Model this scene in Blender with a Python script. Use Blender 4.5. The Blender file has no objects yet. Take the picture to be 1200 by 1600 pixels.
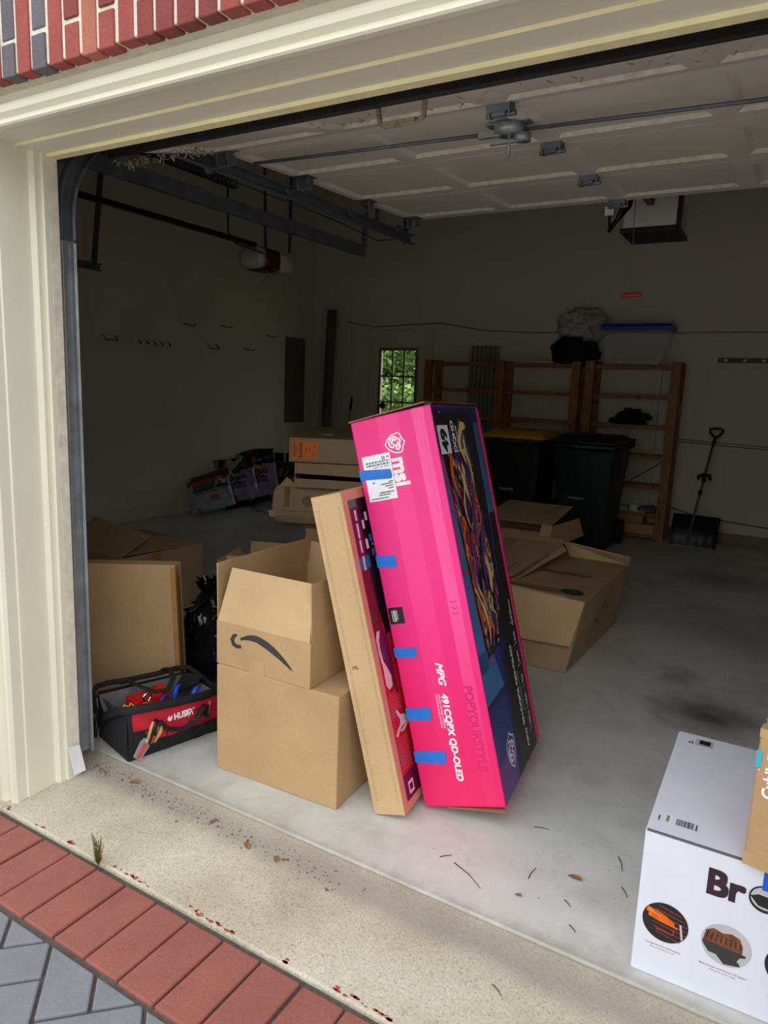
import bpy, bmesh, math, random
from math import sin, cos, pi, radians
from mathutils import Vector, Matrix, noise

# ------------------------------------------------------------ camera, world, exposure
scene = bpy.context.scene
C = scene.collection
YAW, PITCH, ROLL, FPX = -0.52726959, 0.17454927, -0.03942365, 1102.08
CAM = Vector((2.170, -1.544, 1.454))
_f = Vector((sin(YAW)*cos(PITCH), cos(YAW)*cos(PITCH), -sin(PITCH)))
_r = Vector((cos(YAW), -sin(YAW), 0)); _d = _f.cross(_r)
_r2 = cos(ROLL)*_r + sin(ROLL)*_d; _d2 = -sin(ROLL)*_r + cos(ROLL)*_d
cam = bpy.data.cameras.new('camera'); cam_o = bpy.data.objects.new('camera', cam); C.objects.link(cam_o)
cam_o.matrix_world = Matrix(((_r2.x, -_d2.x, -_f.x, CAM.x), (_r2.y, -_d2.y, -_f.y, CAM.y), (_r2.z, -_d2.z, -_f.z, CAM.z), (0, 0, 0, 1)))
cam.sensor_fit = 'VERTICAL'; cam.sensor_height = 24; cam.lens = 24*FPX/1600; cam.clip_start = 0.02
scene.camera = cam_o
scene.view_settings.view_transform = 'Standard'; scene.view_settings.look = 'None'
scene.view_settings.gamma = 1; scene.view_settings.use_curve_mapping = False
scene.view_settings.exposure = .72

world = bpy.data.worlds.new('overcast_sky'); scene.world = world; world.use_nodes = True
nt = world.node_tree; nt.nodes.clear()
wo = nt.nodes.new('ShaderNodeOutputWorld'); bg = nt.nodes.new('ShaderNodeBackground')
tc = nt.nodes.new('ShaderNodeTexCoord'); sx = nt.nodes.new('ShaderNodeSeparateXYZ'); rp = nt.nodes.new('ShaderNodeValToRGB')
nt.links.new(tc.outputs['Generated'], sx.inputs[0]); nt.links.new(sx.outputs['Z'], rp.inputs[0])
nt.links.new(rp.outputs[0], bg.inputs[0]); nt.links.new(bg.outputs[0], wo.inputs[0])
el = rp.color_ramp.elements
el[0].position = 0.0; el[0].color = (.36, .37, .33, 1)
el[1].position = 1.0; el[1].color = (.9, .92, .96, 1)
for ps, cl in ((.07, (.40, .42, .38, 1)), (.18, (.66, .68, .66, 1)), (.42, (1.25, 1.27, 1.30, 1)), (.75, (1.2, 1.22, 1.26, 1))):
    e = el.new(ps); e.color = cl
bg.inputs[1].default_value = 1.25
cam_o['kind'] = 'helper'

rnd = random.Random(7)
V = Vector

# ------------------------------------------------------------ materials
def lin(c):
    return tuple(((x/255)/12.92 if x/255 <= .04045 else ((x/255+.055)/1.055)**2.4) for x in c) + (1,)
def new_mat(name):
    m = bpy.data.materials.new(name); m.use_nodes = True
    return m, m.node_tree, m.node_tree.nodes['Principled BSDF']
def coords(t, scale=(1, 1, 1)):
    c = t.nodes.new('ShaderNodeTexCoord'); mp = t.nodes.new('ShaderNodeMapping'); mp.inputs['Scale'].default_value = scale
    t.links.new(c.outputs['Object'], mp.inputs[0]); return mp.outputs[0]
def nz(t, vec, s, det=3, rough=.55, dist=0):
    n = t.nodes.new('ShaderNodeTexNoise'); n.inputs['Scale'].default_value = s; n.inputs['Detail'].default_value = det
    n.inputs['Roughness'].default_value = rough; n.inputs['Distortion'].default_value = dist
    t.links.new(vec, n.inputs['Vector']); return n.outputs['Fac']
def ramp(t, fac, stops, interp='LINEAR'):
    r = t.nodes.new('ShaderNodeValToRGB'); r.color_ramp.interpolation = interp
    e = r.color_ramp.elements
    e[0].position, e[0].color = stops[0]; e[1].position, e[1].color = stops[-1]
    for p, c in stops[1:-1]:
        q = e.new(p); q.color = c
    t.links.new(fac, r.inputs[0]); return r.outputs[0]
def mixc(t, fac, a, b, mode='MIX'):
    m = t.nodes.new('ShaderNodeMix'); m.data_type = 'RGBA'; m.blend_type = mode
    for s, v in ((0, fac), (6, a), (7, b)):
        if isinstance(v, (int, float)): m.inputs[s].default_value = v
        elif isinstance(v, tuple): m.inputs[s].default_value = v
        else: t.links.new(v, m.inputs[s])
    return m.outputs[2]
def bump(t, b, h, st=.3, dist=.01):
    n = t.nodes.new('ShaderNodeBump'); n.inputs['Strength'].default_value = st; n.inputs['Distance'].default_value = dist
    t.links.new(h, n.inputs['Height']); t.links.new(n.outputs[0], b.inputs['Normal'])
def G(v): return (v, v, v, 1)
def plain(name, rgb, rough=.6, metal=0, var=.12, vs=6, bs=0, bscale=60, spec=.5):
    m, t, b = new_mat(name); c = coords(t); col = lin(rgb)
    n = nz(t, c, vs, 4)
    f = ramp(t, n, [(.3, G(1-var)), (.7, G(1+var*.6))])
    t.links.new(mixc(t, 1.0, col, f, 'MULTIPLY'), b.inputs['Base Color'])
    b.inputs['Roughness'].default_value = rough; b.inputs['Metallic'].default_value = metal
    b.inputs['Specular IOR Level'].default_value = spec
    if bs: bump(t, b, nz(t, c, bscale, 4), bs, .004)
    return m
def cardboard(name, rgb, var=.13):
    m, t, b = new_mat(name); c = coords(t); col = lin(rgb)
    big = ramp(t, nz(t, c, 4, 5), [(.3, G(1-var)), (.7, G(1.04))])
    fine = ramp(t, nz(t, coords(t, (1, 1, .25)), 350, 2), [(.3, G(.93)), (.7, G(1.05))])
    x = mixc(t, 1.0, col, big, 'MULTIPLY'); x = mixc(t, 1.0, x, fine, 'MULTIPLY')
    t.links.new(x, b.inputs['Base Color']); b.inputs['Roughness'].default_value = .85
    b.inputs['Specular IOR Level'].default_value = .2
    bump(t, b, nz(t, c, 9, 3), .25, .01)
    return m
M = {}
M['card'] = cardboard('cardboard', (188, 155, 115))
M['card_light'] = cardboard('pale_cardboard', (204, 172, 130))
M['card_dull'] = cardboard('dull_cardboard', (176, 152, 122))
M['card_dark'] = cardboard('brown_cardboard', (182, 152, 120))
M['card_edge'] = cardboard('cardboard_edge', (150, 116, 78))
M['tape'] = plain('brown_tape', (170, 122, 70), .3, var=.1)
M['clear_tape'] = plain('glossy_tape', (190, 156, 112), .15, var=.1)
M['slab_tape'] = M['tape']
M['white_trim'] = plain('cream_painted_wood', (228, 224, 206), .45, var=.04, vs=3, bs=.15, bscale=30)
M['sheen_trim'] = plain('cream_paint_yellow_sheen', (240, 230, 178), .5, var=.1, vs=14)  # yellow sheen on the head trim steps, painted into their colour
M['strip_trim'] = plain('dirty_stop_strip', (226, 220, 204), .6, var=.18, vs=25)
M['drywall'] = plain('offwhite_drywall', (226, 219, 204), .9, var=.05, vs=1.2)
M['ceilingm'] = plain('ceiling_board', (200, 196, 186), .9, var=.05)
M['door_white'] = plain('white_steel_door', (240, 232, 222), .5, var=.07, vs=3)
M['bevel_lit'] = plain('lit_door_bevel', (246, 240, 218), .5, var=.2, vs=30)  # mottled paler tone: light catching the rear panel bevels, put into the colour
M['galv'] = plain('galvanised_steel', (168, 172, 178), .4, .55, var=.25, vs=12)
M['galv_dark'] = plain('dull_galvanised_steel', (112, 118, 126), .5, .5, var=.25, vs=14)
M['black_metal'] = plain('black_metal', (24, 26, 30), .4, .3, var=.2)
M['black_rubber'] = plain('black_rubber', (30, 29, 28), .7, var=.3, vs=40, bs=.3)
M['dust'] = plain('cobweb_dust', (150, 138, 112), 1, var=.4, vs=60)
M['black_plastic'] = plain('black_plastic', (22, 23, 25), .4, var=.1)
M['bin_green'] = plain('dark_green_bin_plastic', (18, 34, 34), .45, var=.1)
M['bin_black'] = plain('charcoal_bin_plastic', (22, 24, 26), .45, var=.1)
M['yellow'] = plain('yellow_lid_plastic', (214, 160, 26), .45, var=.08)
M['white_plastic'] = plain('white_plastic', (205, 205, 200), .4, var=.05)
M['maroon'] = plain('maroon_plastic', (70, 18, 30), .4, var=.05)
M['lamp_lens'] = plain('frosted_lamp_lens', (196, 192, 186), .25, var=.05)
M['grey_panel'] = plain('brown_grey_panel', (108, 98, 90), .6, var=.08)
M['white_box'] = plain('white_printed_card', (222, 226, 239), .45, var=.03, vs=8, bs=.05, bscale=14)
M['ink_purple'] = plain('purple_black_ink', (52, 28, 44), .5, var=.2, vs=30)
M['ink_black'] = plain('black_ink', (28, 27, 30), .6, var=.05)
M['ink_grey'] = plain('grey_ink', (96, 96, 100), .6, var=.05)
M['ink_red'] = plain('red_ink', (170, 50, 60), .6, var=.05)
M['ink_white'] = plain('white_ink', (240, 238, 240), .5, var=.02)
M['smile_ink'] = plain('charcoal_print', (52, 54, 56), .6, var=.1)
M['label_white'] = plain('white_label', (236, 238, 244), .5, var=.03)
M['orange_label'] = plain('orange_label', (240, 122, 26), .5, var=.05)
M['blue_tape'] = plain('blue_painter_tape', (28, 118, 216), .6, var=.1, vs=40, bs=.1, bscale=200)
M['red_fabric'] = plain('red_fabric', (196, 22, 48), .75, var=.15, vs=20, bs=.2, bscale=40)
M['black_fabric'] = plain('black_fabric', (24, 25, 29), .85, var=.2, vs=30, bs=.3, bscale=30)
M['grey_fabric'] = plain('grey_lining_fabric', (110, 106, 112), .85, var=.2, vs=15, bs=.3, bscale=20)
M['red_plastic'] = plain('red_plastic', (198, 26, 26), .35, var=.08)
M['orange_plastic'] = plain('orange_plastic', (228, 84, 30), .4, var=.08)
M['blue_plastic'] = plain('bright_blue_plastic', (40, 82, 214), .4, var=.08)
M['blue_lid'] = plain('blue_lid_plastic', (22, 56, 168), .35, var=.08)
M['muntin'] = plain('backlit_cream_muntin', (138, 128, 92), .7, var=.1)  # cream darkened in its colour to stand for bars seen against daylight
M['yellow_tool'] = plain('yellow_tool_plastic', (214, 176, 40), .4, var=.08)
M['chrome'] = plain('chrome', (200, 200, 204), .18, 1, var=.05)
M['tool_wood'] = plain('tool_wood', (196, 160, 112), .5, var=.15, vs=40)
M['red_rubber'] = plain('faded_red_grip', (214, 70, 76), .5, var=.1)
M['green_sticker'] = plain('dark_green_sticker', (22, 62, 56), .4, var=.1)
M['teal_tape'] = plain('teal_tape', (64, 178, 196), .35, var=.08)
M['blue_wrap'] = plain('blue_wrap', (24, 96, 200), .4, var=.1)
M['red_handle'] = plain('red_release_handle', (196, 40, 50), .45, var=.08)
M['cord_dark'] = plain('dark_cord', (40, 38, 36), .6, var=.1)
M['cord_grey'] = plain('grey_cord', (120, 116, 108), .7, var=.1)
M['twigm'] = plain('dry_twig', (84, 66, 50), .9, var=.3, vs=60)
M['leafm'] = plain('dry_leaf', (150, 110, 66), .8, var=.3, vs=60)
M['weed_green'] = plain('weed_green', (104, 116, 56), .8, var=.3, vs=60)
M['weed_rust'] = plain('weed_rust', (160, 96, 48), .8, var=.3, vs=60)
M['red_chip'] = plain('red_paint_chip', (160, 70, 60), .8, var=.2, vs=60)
M['dirtm'] = plain('dirt_crumb', (104, 88, 66), .95, var=.4, vs=90)
M['tarp'] = plain('grey_tarp', (188, 188, 186), .55, var=.15, vs=9)
M['green_hedge'] = plain('green_foliage', (142, 172, 92), .7, var=.35, vs=3)
M['green_hedge_deep'] = plain('deep_green_foliage', (70, 104, 44), .7, var=.35, vs=3)
M['bark'] = plain('pale_bark', (150, 136, 112), .9, var=.3, vs=8)
M['lawn'] = plain('lawn', (110, 128, 70), .9, var=.4, vs=5)
M['lilac'] = plain('lilac_bag_film', (168, 140, 188), .3, var=.08, vs=14, bs=.2, bscale=12)
M['bag_black'] = plain('black_bag_film', (26, 22, 28), .3, var=.2, vs=14, bs=.2, bscale=12)
M['bag_darkgreen'] = plain('leaf_green_print', (26, 54, 40), .35, var=.4, vs=40)
M['bag_red'] = plain('tomato_red_print', (190, 30, 44), .3, var=.2, vs=40)
M['bag_blue'] = plain('pale_blue_bag_film', (178, 196, 204), .35, var=.12, vs=14, bs=.25, bscale=12)
M['bag_orange'] = plain('orange_print', (196, 92, 44), .4, var=.3, vs=30)
M['bag_teal'] = plain('teal_print', (44, 110, 88), .4, var=.3, vs=30)
M['bag_brown'] = plain('soil_print', (92, 60, 44), .4, var=.3, vs=30)
M['bag_yellow'] = plain('yellow_sticker', (232, 208, 40), .4, var=.05)
M['mortar'] = plain('pale_mortar', (214, 208, 192), .9, var=.15, vs=40, bs=.4, bscale=90)
M['paver_joint'] = plain('dark_joint_sand', (84, 78, 72), .95, var=.3, vs=60, bs=.4, bscale=150)
def rough_block(name, rgb, var=.22, sp=.12):
    m, t, b = new_mat(name); c = coords(t); col = lin(rgb)
    a = ramp(t, nz(t, c, 7, 6, .7), [(.3, G(1-var)), (.72, G(1.12))])
    s = ramp(t, nz(t, c, 220, 2), [(.25, G(1-sp*2)), (.6, G(1.0)), (.8, G(1+sp))])
    x = mixc(t, 1.0, col, a, 'MULTIPLY'); x = mixc(t, 1.0, x, s, 'MULTIPLY')
    t.links.new(x, b.inputs['Base Color']); b.inputs['Roughness'].default_value = .9
    bump(t, b, nz(t, c, 160, 5, .7), .5, .004); return m
M['brick_red'] = rough_block('red_brick', (160, 78, 70))
M['brick_dark'] = rough_block('dark_red_brick', (134, 62, 58))
M['brick_orange'] = rough_block('orange_brick', (176, 104, 86))
M['brick_blue'] = rough_block('blue_grey_brick', (104, 98, 106))
M['paver_red'] = rough_block('red_painted_paver', (150, 90, 80), .14, .10)
M['paver_grey'] = rough_block('grey_painted_paver', (124, 127, 134), .12, .06)
# wood with knots
m, t, b = new_mat('pine_wood'); c = coords(t, (6, 6, 1))
g = nz(t, c, 5, 6, .6, 1.5); kn = nz(t, coords(t), 14, 1)
x = ramp(t, g, [(.25, lin((118, 76, 44))), (.55, lin((164, 112, 66))), (.8, lin((186, 134, 84)))])
x = mixc(t, ramp(t, kn, [(.70, G(0)), (.76, G(1))]), x, lin((70, 36, 18)))
t.links.new(x, b.inputs['Base Color']); b.inputs['Roughness'].default_value = .55; M['pine'] = m
# glass
m, t, b = new_mat('clear_glass'); b.inputs['Base Color'].default_value = (.95, 1, .97, 1); b.inputs['Roughness'].default_value = 0.02
b.inputs['Transmission Weight'].default_value = 1; b.inputs['IOR'].default_value = 1.02; M['glass'] = m
m, t, b = new_mat('clear_plastic'); b.inputs['Base Color'].default_value = (.72, .76, .8, 1); b.inputs['Roughness'].default_value = .25
b.inputs['Alpha'].default_value = .26; M['clear_plastic'] = m
m, t, b = new_mat('cling_film'); b.inputs['Base Color'].default_value = (.6, .6, .6, 1); b.inputs['Roughness'].default_value = .12
b.inputs['Alpha'].default_value = .14; bump(t, b, nz(t, coords(t), 30, 5, .7), .9, .02); M['film'] = m
# black shiny bin-liner
m, t, b = new_mat('black_liner'); b.inputs['Base Color'].default_value = lin((16, 16, 18)); b.inputs['Roughness'].default_value = .14
cc = coords(t, (1, 1, .45)); bump(t, b, nz(t, cc, 10, 2, .5, 1.4), .8, .03); M['liner'] = m
# concrete slab, smooth with stains (position in metres = world)
def stain(t, vec, cx, cy, r, soft, seed=0):
    s = t.nodes.new('ShaderNodeVectorMath'); s.operation = 'DISTANCE'
    wv = t.nodes.new('ShaderNodeTexNoise'); wv.inputs['Scale'].default_value = 5; wv.inputs['Detail'].default_value = 5; t.links.new(vec, wv.inputs['Vector'])
    ad = t.nodes.new('ShaderNodeVectorMath'); ad.operation = 'MULTIPLY_ADD'; ad.inputs[1].default_value = (.35, .35, 0)
    t.links.new(wv.outputs['Color'], ad.inputs[0]); t.links.new(vec, ad.inputs[2])
    t.links.new(ad.outputs[0], s.inputs[0]); s.inputs[1].default_value = (cx+.175, cy+.175, 0)
    return ramp(t, s.outputs['Value'], [(max(0, r-soft), G(1)), (r+soft, G(0))])
m, t, b = new_mat('smooth_slab_concrete'); c = coords(t)
a = ramp(t, nz(t, c, 1.1, 8, .65, .4), [(.3, lin((186, 187, 182))), (.5, lin((208, 208, 203))), (.7, lin((220, 220, 215)))])
mo = ramp(t, nz(t, c, 6, 8, .7, .6), [(.32, G(.84)), (.5, G(.98)), (.72, G(1.05))])
sp = ramp(t, nz(t, c, 180, 2), [(.24, G(.72)), (.36, G(1)), (.8, G(1.05))])
x = mixc(t, 1., a, mo, 'MULTIPLY'); x = mixc(t, 1., x, sp, 'MULTIPLY')
wn = nz(t, c, 9, 8, .75); sy0 = t.nodes.new('ShaderNodeSeparateXYZ'); t.links.new(c, sy0.inputs[0])
am_ = t.nodes.new('ShaderNodeMath'); am_.operation = 'MULTIPLY_ADD'; am_.inputs[1].default_value = .12; t.links.new(wn, am_.inputs[0]); t.links.new(sy0.outputs['Y'], am_.inputs[2])
x = mixc(t, ramp(t, am_.outputs[0], [(.19, G(.7)), (.235, G(.15)), (.29, G(0))]), x, lin((150, 144, 130)))
for cx, cy, r, so, dk in ((1.95, 1.93, .17, .13, .88), (1.80, 2.35, .05, .12, .45), (1.74, 4.75, .22, .25, .6), (2.3, 3.4, .3, .3, .25), (-1.4, 3.8, .2, .3, .45), (-2.3, 4.3, .15, .3, .5), (1.7, 3.5, .25, .3, .22)):
    st_ = stain(t, c, cx, cy, r, so); k = t.nodes.new('ShaderNodeMath'); k.operation = 'MULTIPLY'; k.inputs[1].default_value = dk
    t.links.new(st_, k.inputs[0]); x = mixc(t, k.outputs[0], x, lin((72, 62, 52)))
t.links.new(x, b.inputs['Base Color']); b.inputs['Roughness'].default_value = .55
bump(t, b, nz(t, c, 60, 6, .7), .15, .004); M['slab'] = m
# exposed aggregate apron with a dark band near the slab lip
m, t, b = new_mat('aggregate_apron_concrete'); c = coords(t)
a = ramp(t, nz(t, c, 2.2, 8, .7), [(.3, lin((170, 160, 138))), (.55, lin((198, 190, 170))), (.8, lin((214, 208, 192)))])
sp = ramp(t, nz(t, c, 130, 3, .7), [(.29, G(.52)), (.41, G(.90)), (.58, G(1.03)), (.72, G(1.2))])
x = mixc(t, 1., a, sp, 'MULTIPLY')
vr = t.nodes.new('ShaderNodeTexVoronoi'); vr.inputs['Scale'].default_value = 75; t.links.new(c, vr.inputs['Vector'])
x = mixc(t, ramp(t, vr.outputs['Distance'], [(.11, G(.55)), (.22, G(0))]), x, lin((124, 110, 90)))
sy = t.nodes.new('ShaderNodeSeparateXYZ'); t.links.new(c, sy.inputs[0])
wv = nz(t, c, 4, 6, .7); ad = t.nodes.new('ShaderNodeMath'); ad.operation = 'MULTIPLY_ADD'; ad.inputs[1].default_value = .10
t.links.new(wv, ad.inputs[0]); t.links.new(sy.outputs['Y'], ad.inputs[2])
band = ramp(t, ad.outputs[0], [(.03, G(0)), (.085, G(.75)), (.13, G(.6)), (.17, G(.25))])
x = mixc(t, band, x, lin((158, 150, 144)))
t.links.new(x, b.inputs['Base Color']); b.inputs['Roughness'].default_value = .9
bump(t, b, nz(t, c, 170, 5, .75), .6, .005); M['apron'] = m
# hot pink carton front with soft tonal bands (local x' runs across the face)
def pinkmat(name, frame_x, orig):
    m, t, b = new_mat(name); c = t.nodes.new('ShaderNodeTexCoord')
    d = t.nodes.new('ShaderNodeVectorMath'); d.operation = 'DOT_PRODUCT'; t.links.new(c.outputs['Object'], d.inputs[0]); d.inputs[1].default_value = tuple(frame_x)
    x = ramp(t, d.outputs['Value'], [(0.0, lin((238, 40, 132))), (.095, lin((238, 40, 132))), (.0951, lin((246, 58, 142))), (.175, lin((246, 58, 142))), (.1751, lin((240, 44, 134))),
        (.225, lin((240, 44, 134))), (.2251, lin((250, 84, 158))), (.268, lin((250, 84, 158))), (.2681, lin((242, 48, 138)))], 'CONSTANT')
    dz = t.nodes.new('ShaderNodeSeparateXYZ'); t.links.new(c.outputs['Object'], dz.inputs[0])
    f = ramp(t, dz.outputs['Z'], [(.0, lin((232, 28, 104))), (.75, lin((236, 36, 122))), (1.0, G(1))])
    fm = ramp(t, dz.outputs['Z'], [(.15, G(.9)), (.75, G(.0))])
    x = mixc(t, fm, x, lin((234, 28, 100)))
    t.links.new(x, b.inputs['Base Color']); b.inputs['Roughness'].default_value = .35
    bump(t, b, nz(t, c.outputs['Object'], 12, 3), .12, .01)
    return m
# swirling paint-like artwork on the carton's screen picture
m, t, b = new_mat('swirling_artwork'); c = coords(t, (1, 2.2, 1.0))
n1 = t.nodes.new('ShaderNodeTexNoise'); n1.inputs['Scale'].default_value = 3.2; n1.inputs['Detail'].default_value = 1.5; n1.inputs['Distortion'].default_value = 1.6; t.links.new(c, n1.inputs['Vector'])
ma = t.nodes.new('ShaderNodeVectorMath'); ma.operation = 'MULTIPLY_ADD'; ma.inputs[1].default_value = (.9, .9, .9); t.links.new(n1.outputs['Color'], ma.inputs[0]); t.links.new(c, ma.inputs[2])
w = t.nodes.new('ShaderNodeTexWave'); w.inputs['Scale'].default_value = 1.3; w.inputs['Distortion'].default_value = 6; w.inputs['Detail'].default_value = 1.5; w.inputs['Detail Scale'].default_value = 1.2
t.links.new(ma.outputs[0], w.inputs['Vector'])
k = lin
x = ramp(t, w.outputs['Fac'], [(0, k((12, 10, 24))), (.12, k((20, 14, 40))), (.2, k((84, 34, 120))), (.32, k((140, 40, 120))), (.38, k((20, 14, 34))), (.48, k((40, 110, 190))), (.54, k((20, 18, 60))), (.62, k((60, 30, 110))), (.72, k((206, 56, 76))), (.80, k((236, 140, 76))), (.87, k((246, 222, 140))), (.92, k((120, 40, 90))), (1, k((14, 10, 24)))])
dk = ramp(t, nz(t, coords(t), 5.5, 3, .5, .6), [(.36, G(.15)), (.46, G(1))])
x = mixc(t, 1., x, dk, 'MULTIPLY')
t.links.new(x, b.inputs['Base Color']); b.inputs['Roughness'].default_value = .3; M['swirl'] = m
# side artwork background: blues fading to purple and black
m, t, b = new_mat('blue_purple_print'); c = coords(t, (1, 1, .5))
x = ramp(t, nz(t, c, 3.5, 2), [(.3, lin((38, 52, 120))), (.5, lin((40, 96, 158))), (.7, lin((74, 44, 128)))])
t.links.new(x, b.inputs['Base Color']); b.inputs['Roughness'].default_value = .35; M['blueprint'] = m
M['swirl_cream'] = plain('cream_yellow_print', (232, 208, 136), .35, var=.2, vs=20)
M['swirl_magenta'] = plain('magenta_purple_print', (140, 30, 110), .35, var=.3, vs=12)
M['deep_blue'] = plain('deep_blue_print', (40, 54, 124), .35, var=.3, vs=5)
M['sky_blue'] = plain('sky_blue_print', (62, 118, 176), .35, var=.25, vs=6)
M['navy'] = plain('navy_print', (34, 30, 92), .35, var=.25, vs=6)
M['violet'] = plain('violet_print', (96, 52, 128), .35, var=.25, vs=6)
M['pink_ink'] = plain('magenta_ink', (206, 34, 110), .4, var=.1)
M['pink_ghost'] = plain('lighter_pink_ink', (247, 74, 148), .35, var=.03)
M['pink_ghost_low'] = plain('dusky_pink_ink', (216, 34, 112), .35, var=.03)
M['print_black'] = plain('black_print', (24, 24, 28), .35, var=.05)
M['plum'] = plain('plum_print', (110, 22, 74), .35, var=.1)
M['salmon'] = plain('salmon_print', (222, 142, 122), .45, var=.08)
M['redprint'] = plain('red_print', (208, 24, 44), .35, var=.15, vs=5)
M['darkred'] = plain('dark_red_print', (120, 16, 40), .35, var=.15, vs=5)
M['slate_ink'] = plain('slate_blue_print', (62, 92, 140), .35, var=.1)
M['pale_pink'] = plain('pale_pink_print', (240, 196, 206), .4, var=.15, vs=12)
M['chip_pink'] = plain('pink_white_chip', (240, 206, 222), .4, var=.05)
M['chip_blue'] = plain('blue_chip', (46, 132, 210), .4, var=.05)
M['glow_orange'] = plain('orange_element_print', (240, 104, 22), .4, var=.4, vs=30)
M['glow_yellow'] = plain('yellow_flame_print', (248, 170, 60), .4, var=.3, vs=30)
M['rust_line'] = plain('rust_red_print', (170, 60, 46), .4, var=.2)
M['meat'] = plain('roast_brown_print', (120, 70, 42), .5, var=.5, vs=60)
M['studio_grey'] = plain('light_grey_print', (190, 190, 194), .4, var=.1)
M['ink_darkgrey'] = plain('dark_grey_print', (58, 56, 60), .4, var=.15)

# ------------------------------------------------------------ mesh helpers
class Fr:
    """local frame: origin plus three axes"""
    def __init__(s, o, X=(1, 0, 0), Y=(0, 1, 0), Z=(0, 0, 1)):
        s.o, s.X, s.Y, s.Z = V(o), V(X), V(Y), V(Z)
    def p(s, a, b, c=0): return s.o + s.X*a + s.Y*b + s.Z*c
def fr_rot(o, rx=0, ry=0, rz=0):
    R = (Matrix.Rotation(radians(rz), 3, 'Z') @ Matrix.Rotation(radians(ry), 3, 'Y') @ Matrix.Rotation(radians(rx), 3, 'X'))
    return Fr(o, R.col[0], R.col[1], R.col[2])
W0 = Fr((0, 0, 0))
class MB:
    def __init__(s): s.v, s.f, s.mi, s.sm = [], [], [], []
    def add(s, vs, fs, mi=0, smooth=False):
        n = len(s.v); s.v += [V(q) for q in vs]
        for f in fs: s.f.append([n+i for i in f]); s.mi.append(mi); s.sm.append(smooth)
        return s
    def hexa(s, c, mi=0):      # c[i*4+j*2+k]
        return s.add(c, [(0, 1, 3, 2), (4, 6, 7, 5), (0, 4, 5, 1), (2, 3, 7, 6), (0, 2, 6, 4), (1, 5, 7, 3)], mi)
    def box(s, a, b, mi=0, fr=W0):
        return s.hexa([fr.p((a, b)[i][0], (a, b)[j][1], (a, b)[k][2]) for i in (0, 1) for j in (0, 1) for k in (0, 1)], mi)
    def quad(s, pts, mi=0): return s.add(pts, [tuple(range(len(pts)))], mi)
    def panel(s, pts, th, mi=0):   # thick sheet, pts CCW, thickness along -normal
        pts = [V(p) for p in pts]; n = (pts[1]-pts[0]).cross(pts[2]-pts[0]).normalized()*th
        k = len(pts); fs = [tuple(range(k)), tuple(range(2*k-1, k-1, -1))]
        fs += [(i, k+i, k+(i+1) % k, (i+1) % k) for i in range(k)]
        return s.add(pts + [p-n for p in pts], fs, mi)
    def tube(s, path, r, n=8, mi=0, cap=True, flat=None):
        path = [V(p) for p in path]; rs = r if isinstance(r, (list, tuple)) else [r]*len(path)
        rings = []; up = None
        for i, p in enumerate(path):
            d = (path[min(i+1, len(path)-1)] - path[max(i-1, 0)]).normalized()
            if up is None: up = V((0, 0, 1)) if abs(d.z) < .9 else V((1, 0, 0))
            a = d.cross(up).normalized(); bb = a.cross(d).normalized(); up = bb
            fx, fy = flat or (1, 1)
            rings.append([p + a*cos(2*pi*j/n)*rs[i]*fx + bb*sin(2*pi*j/n)*rs[i]*fy for j in range(n)])
        vs = [q for g in rings for q in g]; fs = []
        for i in range(len(path)-1):
            for j in range(n): fs.append((i*n+j, i*n+(j+1) % n, (i+1)*n+(j+1) % n, (i+1)*n+j))
        if cap: fs += [tuple(range(n-1, -1, -1)), tuple(range((len(path)-1)*n, len(path)*n))]
        return s.add(vs, fs, mi, True)
    def rings(s, rings, mi=0, cap=True, smooth=True):
        n = len(rings[0]); fs = []
        for i in range(len(rings)-1):
            for j in range(n): fs.append((i*n+j, i*n+(j+1) % n, (i+1)*n+(j+1) % n, (i+1)*n+j))
        if cap: fs += [tuple(range(n-1, -1, -1)), tuple(range((len(rings)-1)*n, len(rings)*n))]
        return s.add([q for g in rings for q in g], fs, mi, smooth)
    def prism(s, prof, fr, h0, h1, mi=0, smooth=False):   # prof in (X,Y) of frame, extruded along Z
        k = len(prof); vs = [fr.p(a, b, h0) for a, b in prof] + [fr.p(a, b, h1) for a, b in prof]
        fs = [tuple(range(k-1, -1, -1)), tuple(range(k, 2*k))]
        s.add(vs, fs, mi); n = len(s.v)-2*k
        for i in range(k): s.f.append([n+i, n+(i+1) % k, n+k+(i+1) % k, n+k+i]); s.mi.append(mi); s.sm.append(smooth)
        return s
    def disc(s, fr, cx, cy, rx, ry=None, mi=0, n=28, z=.0006):
        ry = ry or rx; return s.quad([fr.p(cx+rx*cos(2*pi*i/n), cy+ry*sin(2*pi*i/n), z) for i in range(n)], mi)
    def rect(s, fr, x0, y0, x1, y1, mi=0, z=.0006, jit=0):
        j = lambda: rnd.uniform(-jit, jit)
        return s.quad([fr.p(x0+j(), y0+j(), z), fr.p(x1+j(), y0+j(), z), fr.p(x1+j(), y1+j(), z), fr.p(x0+j(), y1+j(), z)], mi)
    def stroke(s, fr, pts, w, mi=0, z=.0008, closed=False):
        P = [V((a, b, 0)) for a, b in pts]; n = len(P)
        ws = w if isinstance(w, (list, tuple)) else [w]*n
        L, R = [], []
        for i in range(n):
            if closed: d = P[(i+1) % n]-P[i-1]
            else: d = P[min(i+1, n-1)]-P[max(i-1, 0)]
            if d.length < 1e-9: d = V((1, 0, 0))
            d.normalize(); q = V((-d.y, d.x, 0))*ws[i]/2
            L.append(fr.p(*(P[i]+q)[:2], z)); R.append(fr.p(*(P[i]-q)[:2], z))
        m = n if closed else n-1
        return s.add(L+R, [(n+i, n+(i+1) % n, (i+1) % n, i) for i in range(m)], mi)
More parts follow.
